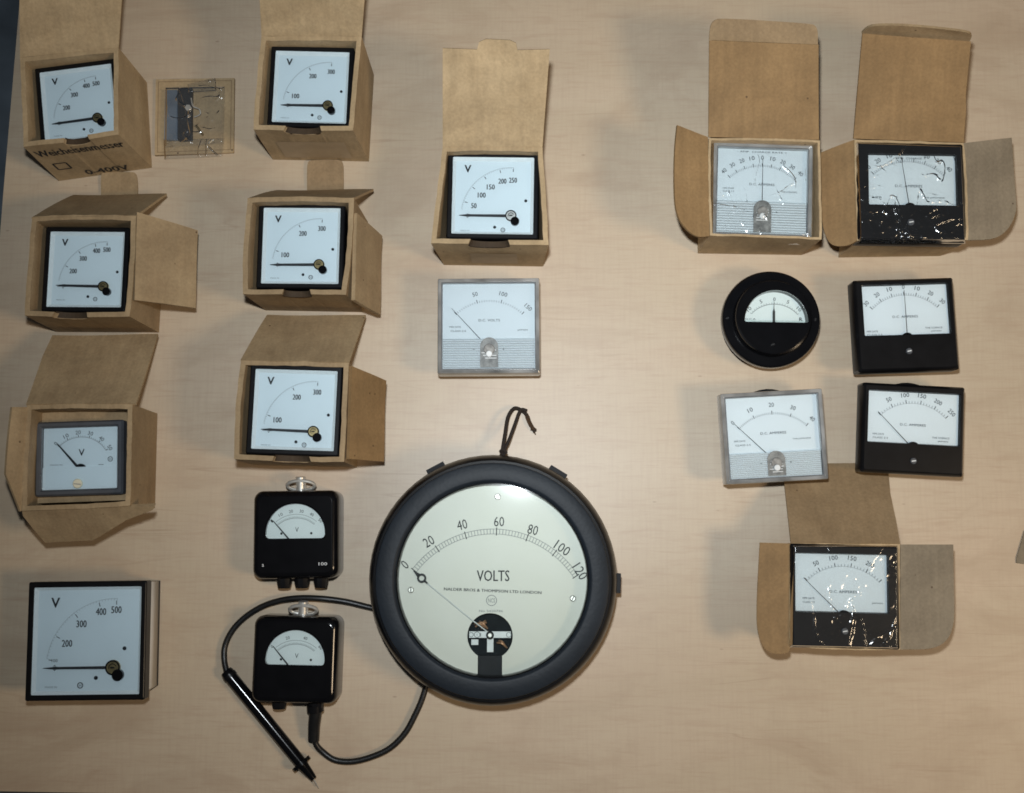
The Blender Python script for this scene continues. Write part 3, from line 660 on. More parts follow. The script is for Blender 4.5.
def fan_meter(c4, zt, label, style, marks, ang_l, ang_r, nminor, every, unit, notes, ptr, rest=0.0, cat='ammeter', tilt=0.0, boxed=False,
              bez=(.035, .04, .035), vsplit=.60, cxu=.505, group=None, peek=False, r_arc=.495):
    ctr, w_, h_, a = fit(c4, zt)
    T = zt - rest
    root = thing('panel_' + cat, label, cat, (ctr.x, ctr.y, rest), (0, 0, a), group)
    X = lambda u: (u - .5) * w_
    Y = lambda v: h_ / 2 - v * w_
    hp = h_ / w_; dep = .019; zf = T; zd = T - (.0038 if style == 'black' else .0062)
    L = []
    def tl_(o):
        L.append(o); return o
    if style == 'black':
        wx0, wx1, wy0, wy1 = bez[0], 1 - bez[2], bez[1], vsplit
        win = rr((wx1 - wx0) * w_, (wy1 - wy0) * w_, .0012, X((wx0 + wx1) / 2), Y((wy0 + wy1) / 2))
        wc = (X(.5), Y((wy0 + wy1) / 2))
        win2 = rr((wx1 - wx0) * w_ - .0016, (wy1 - wy0) * w_ - .0016, .0008, *((X((wx0 + wx1) / 2), Y((wy0 + wy1) / 2))))
        loft([(rr(w_, h_, .002), zf - dep), (rr(w_, h_, .002), zf - .0035), (rr(w_ - .004, h_ - .004, .0018), zf - .0004), (rr(w_ - .005, h_ - .005, .0018), zf), (win, zf), (win2, zd)], wc, True, False, 24).build('case_front', M['satin'], root)
        slab((wx1 - wx0) * w_ + .003, (wy1 - wy0) * w_ + .003, .001, zd - .001, zd, .0001, *((X((wx0 + wx1) / 2), Y((wy0 + wy1) / 2)))).build('dial', M['dial_n'], root)
        cx, cy = X(cxu), Y(vsplit + .045)
        # hump over the movement at the window's lower edge
        hm = MB(); hm.prism([(cx + .045 * w_ * math.cos(R(t)), Y(vsplit) - .0002 + .026 * w_ * math.sin(R(t))) for t in range(0, 181, 12)], zd, zf - .001)
        hm.build('movement_cover', M['satin'], root)
        s0 = disc(.031 * w_, zf, zf + .0014, cx, Y(vsplit + .165), .0005); so = s0.build('zero_screw', M['grey'], root)
        sl = MB(); line(sl, cx - .02 * w_, Y(vsplit + .165) - .004 * w_, cx + .02 * w_, Y(vsplit + .165) + .004 * w_, .0009, zf + .0015); sl.build('slot', M['alu'], so, sharp=0, flat_quads=True)
        slab((wx1 - wx0) * w_ - .0001, (wy1 - wy0) * w_ - .0001, .001, zf - .0016, zf - .001, .0001, X((wx0 + wx1) / 2), Y((wy0 + wy1) / 2)).build('window_glass', M['glass'], root)
    else:
        lip = .0038
        slab(w_ - .006, h_ - .006, .001, zf - dep, zd, .0002).build('dial', M['dial_n'], root)
        # clear cover: polished edges, reflections mottled into their grey, round a flat front
        loft([(rr(w_, h_, .0015), zf - dep), (rr(w_, h_, .0015), zf - .002), (rr(w_ - .001, h_ - .001, .0014), zf - .0005), (rr(w_ - .003, h_ - .003, .001), zf),
              (rr(w_ - 2 * lip, h_ - 2 * lip, .001), zf - .0012), (rr(w_ - 2 * lip - .0012, h_ - 2 * lip - .0012, .001), zd + .0001)], nuni=24).build('clear_cover', M['acryl'], root)
        lp = MB(); e = .0012
        for (x0, y0, x1, y1) in ((-1, 1, 1, 1), (1, 1, 1, -1), (1, -1, -1, -1), (-1, -1, -1, 1)):
            hx, hy = w_ / 2 - lip, h_ / 2 - lip; tube([(x0 * hx, y0 * hy, zf - .0010), (x1 * hx, y1 * hy, zf - .0010)], .0006, 8, lp, 1, False)
        lp.build('cover_lip', M['acryl_rim'], root)
        cx, cy = X(cxu), Y(vsplit + .095)
        # lower ribbed panel
        y0, y1 = -h_ / 2 + lip, Y(vsplit); rb = MB(); nr = 13; st = (y1 - y0) / nr; hx = w_ / 2 - lip - .0012
        for k in range(nr):
            ya = y0 + k * st; rb.add([(-hx, ya, zd + .0030), (hx, ya, zd + .0030), (hx, ya + st * .5, zd + .0042), (-hx, ya + st * .5, zd + .0042), (hx, ya + st * .95, zd + .0030), (-hx, ya + st * .95, zd + .0030)], [(0, 1, 2, 3), (3, 2, 4, 5)])
        rb.add([(-hx, y1, zd + .0002), (hx, y1, zd + .0002), (hx, y1, zd + .0036), (-hx, y1, zd + .0036)], [(0, 1, 2, 3)])
        rbo = rb.build('ribbed_panel', M['dial_n'], root, sharp=10, flat_quads=True)
        gv = MB()
        for k in range(nr): line(gv, -hx, y0 + k * st, hx, y0 + k * st, st * .16, zd + .0043)
        gv.build('grooves', M['ribline'], rbo, sharp=0, flat_quads=True)
        # arch window over the movement
        ax, ay, ar = cx, Y(vsplit + .075), .088 * w_
        am = MB(); pts = [(ax + ar * math.cos(R(t)), ay + ar * math.sin(R(t))) for t in range(0, 181, 12)] + [(ax - ar, y0 + .002), (ax + ar, y0 + .002)]
        am.prism(pts, zd, zd + .0046); amo = am.build('movement_window', M['arch'], root)
        disc(ar * .62, zd + .0046, zd + .0058, ax, ay - ar * .35, .0006).build('movement_ring', M['arch'], amo)
        disc(ar * .36, zd + .0058, zd + .0072, ax, ay - ar * .9, .0005).build('zero_screw', M['alu'], amo)
        mbz = MB(); 
        for q in range(5): mbz.box(ax - ar * random.uniform(.4, .9), ax + ar * random.uniform(.4, .9), ay - ar * (.1 + .3 * q) - .0006, ay - ar * (.1 + .3 * q), zd + .0047, zd + .0051)
        mbz.build('movement_spring', M['alu'], amo)
        mk = MB(); put_text(mk, '-', ax - .15 * w_, ay - .03 * w_, zd + .0048, .004 * w_, .022 * w_); put_text(mk, '+', ax + .14 * w_, ay - .03 * w_, zd + .0048, .02 * w_, .02 * w_)
        mk.build('polarity_marks', M['ink'], root, sharp=0, flat_quads=True)
        slab(w_ - 2 * lip - .0001, h_ - 2 * lip - .0001, .0008, zf - .0022, zf - .0015, .0001).build('cover_front', M['glass'], root)
    fan_scale(root, w_, cx, cy, r_arc * w_ - .028 * w_, zd, marks, ang_l, ang_r, nminor, r_arc * w_ + (.056 if style == 'black' else .068) * w_, .042 * w_, unit, Y(vsplit - .19), [(s, X(u), Y(v), ww * w_) for s, u, v, ww in notes], every, line_on=(style == 'black'))
    needle(root, cx, cy, ptr, .05 * w_, (r_arc + .05) * w_ if style != 'black' else (r_arc + .02) * w_, zd + .002)
    # round rear can
    can = MB(); rc = min(w_, h_) * .42
    cyo = 0
    if not boxed:
        depth = T - dep
        disc(rc, .0, zf - dep + .0003, 0, cyo if not tilt else .0098, .0006, 40, can); can.build('rear_can', M['satin'], root)
        if tilt:
            root.rotation_euler = Euler((0, 0, 0)); q = Matrix.Rotation(a, 4, 'Z') @ Matrix.Rotation(tilt, 4, 'X')
            root.rotation_euler = q.to_euler()
            cc = q.to_3x3() @ V((0, 0, T)); 
            root.location = V((ctr.x, ctr.y, zt)) - cc
            # drop so that the lowest point of the can touches the table
    else:
        slab(w_ * .8, h_ * .8, .004, 0, zf - dep + .0003, .001).build('rear_case', M['satin'], root)
    return root

GF = 'rectangular panel meters with fan scales'
fan_meter([(436.8, 278.2), (540.3, 277.5), (539.3, 373), (437.9, 373.8)], .042, 'loose clear-fronted 150 volt meter with ribbed lower panel, above the big round meter', 'clear',
          ['', '50', '100', '150'], 43, 43, 30, 10, 'D.C. VOLTS', [('MFR DATE', .17, .475, .11), ('CLASS 2.5', .20, .515, .15), ('JAPAN', .83, .51, .10)], 132.5, cat='voltmeter', group=GF)
fan_meter([(713, 141), (814, 144.5), (812, 240), (712, 236)], .064, 'clear-fronted centre-zero ammeter in the carton above the round ammeter', 'clear',
          ['40', '30', '20', '10', '0', '10', '20', '30', '40'], 43, 43, 40, 5, 'D.C. AMPERES', [('HFR CLASS', .17, .46, .11), ('CLASS 2.5', .17, .49, .11), ('THE SCIENTIFIC', .78, .48, .16), ('- AMP  CHARGE RATE +', .5, .075, .5)], 90, rest=.003, boxed=True, group=GF)
fan_meter([(721.3, 393.5), (824.5, 388.5), (826.7, 477), (725.6, 487)], .042, 'loose clear-fronted 40 ampere meter with ribbed panel, below the round ammeter', 'clear',
          ['0', '10', '20', '30', '40'], 44, 44, 40, 10, 'D.C. AMPERES', [('MFR DATE', .17, .475, .11), ('CLASS 2.5', .20, .515, .15), ('THE JAPANESE', .78, .48, .18)], 134, tilt=R(2), group=GF)
fan_meter([(856, 281), (957.5, 275.8), (956.6, 367), (856.5, 374)], .042, 'loose black centre-zero ammeter with upright pointer, right of the round ammeter', 'black',
          ['30', '20', '10', '0', '10', '20', '30'], 45, 45, 30, 5, 'D.C. AMPERES', [('MFR DATE', .17, .52, .11), ('CLASS 2.5', .19, .555, .15), ('THE SCIENCE', .78, .50, .17), ('JAPAN', .80, .535, .10)], 90, bez=(.08, .055, .06), vsplit=.57, r_arc=.48, group=GF)
fan_meter([(865, 383), (969.5, 387), (960.5, 474.5), (859.5, 473.5)], .042, 'loose black 250 ampere meter with pointer at zero, right of the clear ammeter', 'black',
          ['', '50', '100', '150', '200', '250'], 45, 45, 25, 5, 'D.C. AMPERES', [('MFR DATE', .17, .50, .11), ('CLASS 2.5', .19, .535, .15), ('THE SCIENCE', .78, .51, .17), ('JAPAN', .80, .545, .10)], 135, bez=(.055, .07, .045), vsplit=.585, r_arc=.475, tilt=R(2), group=GF)
fan_meter([(855.3, 140), (963.5, 144), (968, 241.5), (858.5, 240.8)], .0665, 'black centre-zero ammeter wrapped in film, inside the carton at the top right', 'black',
          ['30', '20', '10', '0', '10', '20', '30', '40'], 43, 43, 35, 5, 'D.C. AMPERES', [('HFR', .2, .52, .08), ('THE JAPANESE', .72, .52, .2), ('- AMP  CHARGE +', .5, .145, .3)], 98, rest=.003, boxed=True, bez=(.11, .11, .07), vsplit=.60, cxu=.49, group=GF)
fan_meter([(791.8, 544), (900, 545), (900.3, 650), (790.3, 647.5)], .0585, 'black ammeter with pointer at zero, wrapped in film in the lowest right carton', 'black',
          ['', '50', '100', '150', '200', ''], 45, 45, 25, 5, 'D.C. AMPERES', [('MFR DATE', .17, .50, .11), ('CLASS 2.5', .17, .535, .11), ('JAPAN', .80, .535, .10)], 136, rest=.003, boxed=True, bez=(.04, .085, .10), vsplit=.625, cxu=.49, group=GF)

# half-scale grey bezel meter in carton G, standing on an inner card liner
def half_meter():
    zt = .060; ctr, w_, h_, a = fit([(36, 421.8), (121.7, 419.8), (124, 494), (33.6, 496.8)], zt)
    root = thing('panel_voltmeter', 'grey-framed voltmeter with fan scale and pale zero screw, in a left column carton', 'voltmeter', (ctr.x, ctr.y, .003), (0, 0, a))
    T = zt - .003; zd = T - .005; b = .0055
    X = lambda u: (u - .5) * w_
    Y = lambda v: h_ / 2 - v * w_
    loft([(rr(w_, h_, .002), T - .014), (rr(w_, h_, .002), T - .002), (rr(w_ - .003, h_ - .003, .0016), T), (rr(w_ - 2 * b + .003, h_ - 2 * b + .003, .001), T), (rr(w_ - 2 * b, h_ - 2 * b, .001), T - .002), (rr(w_ - 2 * b, h_ - 2 * b, .001), zd)], nuni=16).build('bezel', M['grey'], root)
    slab(w_ - .008, h_ - .008, .001, zd - .001, zd, .0001).build('dial', M['dial'], root)
    cx, cy = X(.495), Y(.52)
    # lower cover plate
    slab(w_ - 2 * b - .0004, (h_ / 2 - b) + Y(.52), .0005, zd, zd + .0022, .0002, 0, (Y(.52) + (-h_ / 2 + b)) / 2).build('cover_plate', M['dial'], root)
    z = zd + .0003; pr = MB(); fine = MB(); r = .34 * w_
    arc(fine, cx, cy, r, 32, 136, .0003, z)
    for k in range(26): tick(fine, cx, cy, r, r + .018 * w_, 136 - 104 * k / 25, .0003, z)
    for k, s in enumerate(['0', '10', '20', '30', '40', '50']):
        aa = 136 - 104 * k / 5; tick(pr, cx, cy, r, r + .028 * w_, aa, .0006, z); put_text(pr, s, cx + .395 * w_ * math.cos(R(aa)), cy + .395 * w_ * math.sin(R(aa)), z, .044 * w_, .03 * w_ * len(s), R(aa - 90))
    for dx in (0, .0003): put_text(pr, 'V', cx + .01 * w_ + dx, Y(.355), z + dx * .1, .075 * w_, .065 * w_)
    arc(pr, X(.835), Y(.44), .026 * w_, 0, 360, .007 * w_, z, 20); put_text(pr, 'H', X(.835), Y(.44), z, .03 * w_, .022 * w_)
    put_text(fine, 'MADE IN', X(.22), Y(.49), z, .016 * w_, .14 * w_); line(fine, X(.7), Y(.50), X(.76), Y(.50), .0005, z)
    fine.build('fine_graduations', M['ink_grey'], root, sharp=0, flat_quads=True); pr.build('scale_printing', M['ink'], root, sharp=0, flat_quads=True)
    needle(root, cx, cy - .03 * w_, 131, .06 * w_, .40 * w_, zd + .001, .0022)
    hm = MB(); hm.prism([(cx + .01 * w_ + .05 * w_ * math.cos(R(t)), Y(.52) + .035 * w_ * math.sin(R(t))) for t in range(0, 181, 15)], zd, zd + .0026); hm.build('movement_cover', M['satin'], root)
    zs = disc(.055 * w_, zd + .0022, zd + .0040, X(.48), Y(.71), .0007).build('zero_screw', M['pale_screw'], root)
    sl = MB(); line(sl, X(.44), Y(.71), X(.52), Y(.72), .0007, zd + .0041); sl.build('slot', M['ink_grey'], zs, sharp=0, flat_quads=True)
    slab(w_ - 2 * b, h_ - 2 * b, .001, T - .0016, T - .0011, .0001).build('window_glass', M['glass'], root)
    slab(w_ * .85, h_ * .85, .003, 0, T - .0138, .001).build('housing', M['satin'], root)
half_meter()
def liner():
    z = .050; q = [P(x, y, z) for x, y in ((35, 413), (127, 410), (128.5, 500), (33, 503.5))]
    o = sum(q, V((0, 0, 0))) / 4
    root = thing('packing_liner', 'tan card liner packed round the grey-framed meter in its carton', 'packing', (o.x, o.y, .003))
    inner = [P(x, y, z) for x, y in ((41, 424), (117, 422), (119, 490), (39.5, 492))]
    q = [p - o for p in q]; inner = [p - o for p in inner]
    loft([([(p.x, p.y) for p in q], .040), ([(p.x, p.y) for p in q], .047), ([(p.x, p.y) for p in inner], .047), ([(p.x, p.y) for p in inner], .040), ([(p.x, p.y) for p in q], .040)], nuni=8).build('liner_top', M['kraft_b'], root)
    s = MB()
    for x0, x1, y0, y1 in ((q[0].x, q[0].x + .002, q[3].y, q[0].y), (q[1].x - .003, q[1].x - .001, q[2].y + .002, q[1].y - .002)): s.box(x0, x1, y0, y1, 0, .0398)
    s.build('liner_wall', M['kraft_b'], root)
liner()

# ------------------------------------------------------------------ round black ammeter
def round_meter():
    zt = .044; c = P(771.0, 319.2, .030); r = (P(820, 319.2, .030) - P(721.8, 319.2, .030)).length / 2
    root = thing('round_ammeter', 'small round glossy black ammeter with half-moon window, at the right', 'ammeter', (c.x, c.y, 0), (0, 0, R(-1)))
    zd = .034; s = r / 49.2
    wx, wy, wr = 2.6 * s, -4.5 * s, 31.5 * s
    win = halfdisc(wr, wx, wy, .0015, drop=.0008); win2 = halfdisc(wr - .0008, wx, wy + .0004, .0015, drop=.0004)
    c0 = (wx, wy + .3 * wr)
    loft([(circ(r * .97), .020), (circ(r), .022), (circ(r), .0295), (circ(r * .988), .0308), (circ(r * .96), .0315), (circ(r * .80), .0315), (circ(r * .785), .0318), (circ(r * .775), .040), (circ(r * .76), .0415), (circ(r * .73), .042),
          (win, .042), (win2, zd)], c0, True, False, 96).build('case', M['black'], root)
    disc(r * .80, 0, .0202, 0, 0, .001, 48).build('rear_can', M['satin'], root)
    dd = MB(); dd.prism(halfdisc(wr + .001, wx, wy, .0005, drop=.001), zd - .001, zd); dd.build('dial', M['dial_n'], root)
    z = zd + .0003; pr = MB(); fine = MB(); ccy = wy - 12 * s; ra = 31 * s
    arc(fine, wx, ccy, ra, 42, 138, .0005, z)
    for k in range(21): tick(fine, wx, ccy, ra, ra + 1.8 * s, 138 - 96 * k / 20, .0003, z)
    for aa, t in ((135, '10'), (112, '5'), (90, '0'), (68, '5'), (47, '10')): put_text(pr, t, wx + (ra + 5 * s) * math.cos(R(aa)), ccy + (ra + 5 * s) * math.sin(R(aa)), z, 3.6 * s, 2.4 * s * len(t), R(aa - 90))
    put_text(pr, 'D.C.A', wx - 24 * s, wy + 3.5 * s, z, 1.8 * s, 10 * s); put_text(pr, 'R', wx + 26 * s, wy + 4 * s, z, 3.5 * s, 3 * s); put_text(pr, 'R', wx + 26.2 * s, wy + 4 * s, z + .0001, 3.5 * s, 3 * s)
    fine.build('fine_graduations', M['ink_grey'], root, sharp=0, flat_quads=True); pr.build('scale_printing', M['ink'], root, sharp=0, flat_quads=True)
    pt = MB(); pt.prism([(wx - 1.3 * s - 1 * s, wy - .5 * s), (wx + .3 * s, wy - .5 * s), (wx + .3 * s, wy + 11 * s), (wx - .5 * s, wy + 14 * s), (wx - .8 * s, wy + 24 * s), (wx - 1.2 * s, wy + 14 * s), (wx - 2.2 * s, wy + 11 * s)], zd + .001, zd + .0016); pt.build('pointer', M['ink'], root)
    g = MB(); g.prism(halfdisc(wr - .0001, wx, wy, .0015, drop=.0003), .0405, .041); g.build('window_glass', M['glass_b'], root)
    screw(root, -1.2 * s, -28 * s, .042, 2.2 * s, 'satin')
    for x in (-44, 44):
        screw(root, x * s, 0, .031, 2 * s, 'satin')
round_meter()

# ------------------------------------------------------------------ pocket voltmeters
def pocket(c4, label, knobs, marks, txt, ptr, win, ringx):
    zt = .029; ctr, w_, h_, a = fit(c4, zt)
    root = thing('pocket_voltmeter', label, 'voltmeter', (ctr.x, ctr.y, 0), (0, 0, a), 'black pocket voltmeters with ring tops')
    s = w_ / 84.5
    rings = []
    for ins, z in ((.0015, 0), (0, .0015), (0, .010), (0, .026), (.0006, .0295), (.0018, .032), (.0035, .0335), (.0055, .034)):
        rings.append((rr(w_ - 2 * ins + .001, h_ - 2 * ins + .001, .008 - ins * .5, n=6), z))
    wx, wy, wr = (win[0] - .5) * w_, h_ / 2 - win[1] * w_, win[2] * w_
    dr = .058 * w_; w1 = halfdisc(wr + .0012, wx, wy, .003, drop=dr + .0008); w2 = halfdisc(wr, wx, wy, .003, drop=dr); w3 = w2
    rings += [(w1, .034), (w2, .0328), (w3, .029)]
    loft(rings, (wx, wy + .35 * wr), True, False, 96).build('case', M['black'], root)
    dd = MB(); dd.prism(halfdisc(wr + .001, wx, wy, .001, drop=dr + .001), .0275, .0288); dd.build('dial', M['dial_n'], root)
    z = .0291; pr = MB(); fine = MB(); cy = wy - .15 * w_; r = .33 * w_
    arc(fine, wx, cy, r, 50, 130, .0003, z)
    for k in range(31): tick(fine, wx, cy, r, r + .02 * w_, 130 - 80 * k / 30, .00028, z)
    arc(fine, wx, cy, r + .045 * w_, 50, 130, .0003, z)
    for i, t in enumerate(marks):
        aa = 134 - 88 * i / (len(marks) - 1); put_text(pr, t, wx + (r + .085 * w_) * math.cos(R(aa)), cy + (r + .085 * w_) * math.sin(R(aa)), z, .036 * w_, .024 * w_ * len(t), R(aa - 90))
    put_text(pr, 'V', wx + .01 * w_, wy + .045 * w_, z, .055 * w_, .04 * w_)
    fine.build('fine_graduations', M['ink_grey'], root, sharp=0, flat_quads=True); pr.build('scale_printing', M['ink'], root, sharp=0, flat_quads=True)
    for x in (-.175, .18): screw(root, wx + x * w_, wy + .0 * w_, .0288, .014 * w_, 'satin')
    needle(root, wx - .01 * w_, wy - .15 * w_, ptr, .05 * w_, .40 * w_, .0296, .0016)
    g = MB(); g.prism(halfdisc(wr - .0001, wx, wy, .003, drop=dr - .0001), .0316, .0321); g.build('window_glass', M['glass_b'], root)
    if txt:
        tm = MB(); put_text(tm, txt, .335 * w_, -h_ / 2 + .165 * w_, .0343, .035 * w_, .10 * w_); put_text(tm, 'a', -.37 * w_, -h_ / 2 + .155 * w_, .0343, .03 * w_, .022 * w_); tm.build('case_lettering', M['white_ink'], root, sharp=0, flat_quads=True)
    # terminal knobs lying along the lower edge
    for u0, u1, ln in knobs:
        x = ((u0 + u1) / 2 - .5) * w_; rk = (u1 - u0) / 2 * w_; k = MB(); n = 20; prof = [(0, .8), (.10, 1), (.55, .93), (.95, .8), (1, .7)]
        vs = []; fs = []
        for t, q in prof:
            for j in range(n):
                aa = 2 * math.pi * j / n; rad = rk * q * (1 + .03 * math.cos(aa * 10)); vs.append((x + rad * math.cos(aa), -h_ / 2 + .001 - t * (ln * w_ + .001), .017 + rad * math.sin(aa)))
        for i in range(len(prof) - 1):
            for j in range(n): fs.append((i * n + j, i * n + (j + 1) % n, (i + 1) * n + (j + 1) % n, (i + 1) * n + j))
        fs.append(tuple(range(n))); fs.append(tuple(range((len(prof) - 1) * n, len(prof) * n)))
        k.add(vs, fs); k.build('terminal_knob', M['satin'], root)
    # top stud with hanging ring
    x = (ringx - .5) * w_; st = MB()
    tube([(x, h_ / 2 - .001, .017), (x, h_ / 2 + .172 * w_, .019)], .060 * w_, 20, st, 2, False); st.build('hanger_stud', M['steel'], root)
    rg = MB(); pts = [(x + .165 * w_ * math.cos(t), h_ / 2 + .072 * w_ + .055 * w_ * math.sin(t), .018 + .004 * math.sin(t)) for t in [2 * math.pi * i / 32 for i in range(33)]]
    tube(pts, .0016, 8, rg, 1, False); rg.build('hanging_ring', M['steel'], root)
    return root, ctr, w_, h_, a
pocket([(253.3, 491.3), (337.8, 490.8), (338.3, 578), (254.3, 578.2)], 'black pocket voltmeter with three terminal knobs and number 100 on its case', [(.24, .425, .125), (.45, .64, .125), (.68, .86, .125)], ['1', '10', '20', '30', '40', '50'], '100', 131, (.502, .50, .350), .525)
pk2, pc, pw, ph, pa = pocket([(254.3, 616), (338.5, 617.5), (336.8, 704.5), (252.6, 701)], 'black pocket voltmeter without a number on its case, wired to the probe lead', [(.20, .385, .10), (.64, .83, .10)], ['0', '20', '40', '60'], None, 131, (.502, .50, .350), .54)

# ------------------------------------------------------------------ test lead with probe
def test_lead():
    o = P(297, 690, 0)
    root = thing('test_lead', 'black test lead looping from a pocket voltmeter under the big meter to its probe', 'test lead', (o.x, o.y, 0))
    Q = lambda px, py, z: P(px, py, z) - V((o.x, o.y, 0))
    zc = .0042
    cable = [Q(314, 733, .0085), Q(316, 744, .006), Q(323, 752, zc), Q(335, 760, zc), Q(352, 761.5, zc), Q(371, 757, zc), Q(390, 748, zc), Q(405, 733, zc), Q(415, 715, zc), Q(422, 699, zc), Q(426, 684, zc),
             Q(430, 655, zc), Q(425, 632, zc), Q(405, 617, zc), Q(384, 611, zc), Q(366, 606.5, zc), Q(345, 601.5, .006), Q(322, 598.6, .0088), Q(300, 598, .0085), Q(280, 600.5, .007), Q(261, 607, .005), Q(244, 618, zc), Q(232, 631, zc), Q(225, 646, zc), Q(224.3, 660, .0055), Q(226.5, 671, .0075)]
    tube(cable, .0027, 12).build('cable', M['rubber'], root)
    sr = tube([Q(315.6, 707, .016), Q(315, 716, .0140), Q(314, 726, .011), Q(313.6, 740, .0075)], lambda t: .0058 - .0008 * t, 14); sr.build('strain_relief', M['rubber'], root)
    tube([Q(315, 704.5, .0165), Q(315.4, 711, .0155)], .0075, 14, None, 3).build('plug', M['satin'], root)
    a, b, c, d = Q(226, 671, .0075), Q(301, 763, .0075), Q(305, 768.5, .0075), Q(318.5, 788, .0035)
    tube([a, b], lambda t: .0052 if t < .03 else .0060 - .0006 * t, 20, None, 24).build('probe_handle', M['black'], root)
    e = (b - a).normalized()
    tube([b - e * .001, b + e * .0022], .0092, 20, None, 2).build('finger_guard', M['black'], root)
    tube([b + e * .002, b + e * .018], lambda t: .0052 - .0024 * t, 16, None, 4).build('nose_cone', M['black'], root)
    tube([b + e * .016, d], lambda t: .0012 - .0008 * t, 10, None, 4).build('probe_tip', M['steel'], root)
    tube([a + e * .004, a + e * .0075], .0064, 20, None, 2).build('rear_collar', M['satin'], root)
test_lead()

# ------------------------------------------------------------------ the big round voltmeter
def big_meter():
    zt = .066; c = P(492.0, 580, zt); s = (P(592, 580, zt) - c).length / 100
    root = thing('switchboard_voltmeter', 'very large round black voltmeter with cream dial reading to 120 volts', 'voltmeter', (c.x, c.y, 0), (0, 0, 0))
    X = lambda px: (px - 492.0) * s
    Y = lambda py: (580 - py) * s
    zd = .050; ro = 127 * s
    loft([(circ(ro * .93), .0085), (circ(ro * .965), .010), (circ(ro * .985), .016), (circ(ro), .022), (circ(ro * 1.0), .044), (circ(ro * .985), .052), (circ(ro * .965), .0585), (circ(ro * .945), .0610), (circ(ro * .9), .0615)], (0, 0), True, False, 128).build('case', M['satin'], root)
    ri = 95.5 * s
    loft([(circ(117.5 * s), .060), (circ(117.5 * s), .0645), (circ(116.8 * s), .0655), (circ(115 * s), .0659), (circ(101 * s), .0664), (circ(99 * s), .0660), (circ(97.5 * s), .0650), (circ(97 * s), .064)], (0, 0), False, False, 128).build('bezel_ring', M['slate'], root)
    loft([(circ(97.6 * s), .0645), (circ(ri + .4 * s), .0625), (circ(ri), zd)], (0, 0), False, False, 128).build('inner_gasket', M['black'], root)
    # cream dial with the keyhole cut for the movement: ring sector built as one sheet with a hole
    mx, my = X(489.6), Y(637)
    bm = bmesh.new(); N = 96
    rcut = 23 * s; sw = 12.3 * s
    out = [(ri * 1.005 * math.cos(2 * math.pi * i / N - math.pi / 2 + .0), ri * 1.005 * math.sin(2 * math.pi * i / N - math.pi / 2)) for i in range(N)]
    # keyhole polygon open to the rim: start at slot right side, go round the rim, return at slot left side, then round the hole
    ybot = lambda x: -math.sqrt(max((ri * 1.005) ** 2 - x * x, 0))
    xr, xl = mx + sw, mx - sw
    rim = [(x, y) for x, y in out if not (y < 0 and xl - 1e-4 < x < xr + 1e-4)]
    rim.sort(key=lambda p: (math.atan2(p[1], p[0]) + math.pi / 2) % (2 * math.pi))
    th = math.asin(sw / rcut)
    hole = [(mx + rcut * math.sin(t), my - rcut * math.cos(t)) for t in [-(th + (2 * math.pi - 2 * th) * k / 40) for k in range(41)]]
    poly = [(xr, ybot(xr))] + rim + [(xl, ybot(xl))] + hole
    f = bm.faces.new([bm.verts.new((x, y, zd)) for x, y in poly]); f.normal_update(); bmesh.ops.triangulate(bm, faces=[f])
    r = bmesh.ops.extrude_face_region(bm, geom=bm.faces[:])
    for v in r['geom']:
        if isinstance(v, bmesh.types.BMVert): v.co.z -= .0012
    bmesh.ops.recalc_face_normals(bm, faces=bm.faces); me = bpy.data.meshes.new('dial'); bm.to_mesh(me); bm.free(); link('dial', me, M['cream'], root)
    # recess and movement
    cav = MB(); cav.prism(circ(ri), zd - .014, zd - .012); cav.build('recess_floor', M['cavity'], root)
    mv = MB(); mv.box(mx - 21 * s, mx + 21 * s, my - 1.5 * s, my + 4.8 * s, zd - .001, zd + .0012); mo = mv.build('movement_bridge', M['alu'], root)
    mv2 = MB(); mv2.box(mx - 3 * s, mx + 3.4 * s, my - 16 * s, my - 2.2 * s, zd - .004, zd - .0015); mv2.build('bridge_leg', M['alu'], mo)
    mk = MB(); arc(mk, mx - 13 * s, my + 1.6 * s, 2.8 * s, 0, 360, .7 * s, zd + .0014, 20); arc(mk, mx - 19 * s, my + 1.6 * s, 2.2 * s, 0, 360, .6 * s, zd + .0014, 20); arc(mk, mx + 19 * s, my + 1.6 * s, 2.4 * s, 0, 360, .6 * s, zd + .0014, 20)
    line(mk, mx - 9.5 * s, my + 3.5 * s, mx - 9.5 * s, my - .5 * s, .8 * s, zd + .0014); put_text(mk, '0', mx - 13 * s, my + 1.6 * s, zd + .0014, 2.6 * s)
    mk.build('bridge_marks', M['ink_grey'], mo, sharp=0, flat_quads=True)
    disc(4 * s, zd + .0012, zd + .0028, mx, my + 1.2 * s, .0006, 28).build('pivot_nut', M['satin'], root)
    disc(2.2 * s, zd + .0028, zd + .0036, mx, my + 1.2 * s, .0004, 20).build('pivot_screw', M['steel'], root)
    cl = MB(); random.seed(3)
    for (x0, y0, x1, y1) in ((-16, 12, -5, 8), (-15, 9, -4, 13), (-11, 14, -3, 7), (-9, 7, -5, 15), (7, -7, 17, -12), (9, -5, 15, -10)):
        tube([(mx + x0 * s, my + y0 * s, zd - .005), (mx + (x0 + x1) / 2 * s, my + ((y0 + y1) / 2 + 2) * s, zd - .002), (mx + x1 * s, my + y1 * s, zd - .005)], 1.0 * s, 6, cl, 5)
    cl.build('hairspring', M['copper'], root)
    bb = MB(); bb.box(mx - 19 * s, mx - 12 * s, my - 9 * s, my - 3.5 * s, zd - .004, zd - .002); bb.build('balance_block', M['alu'], root)
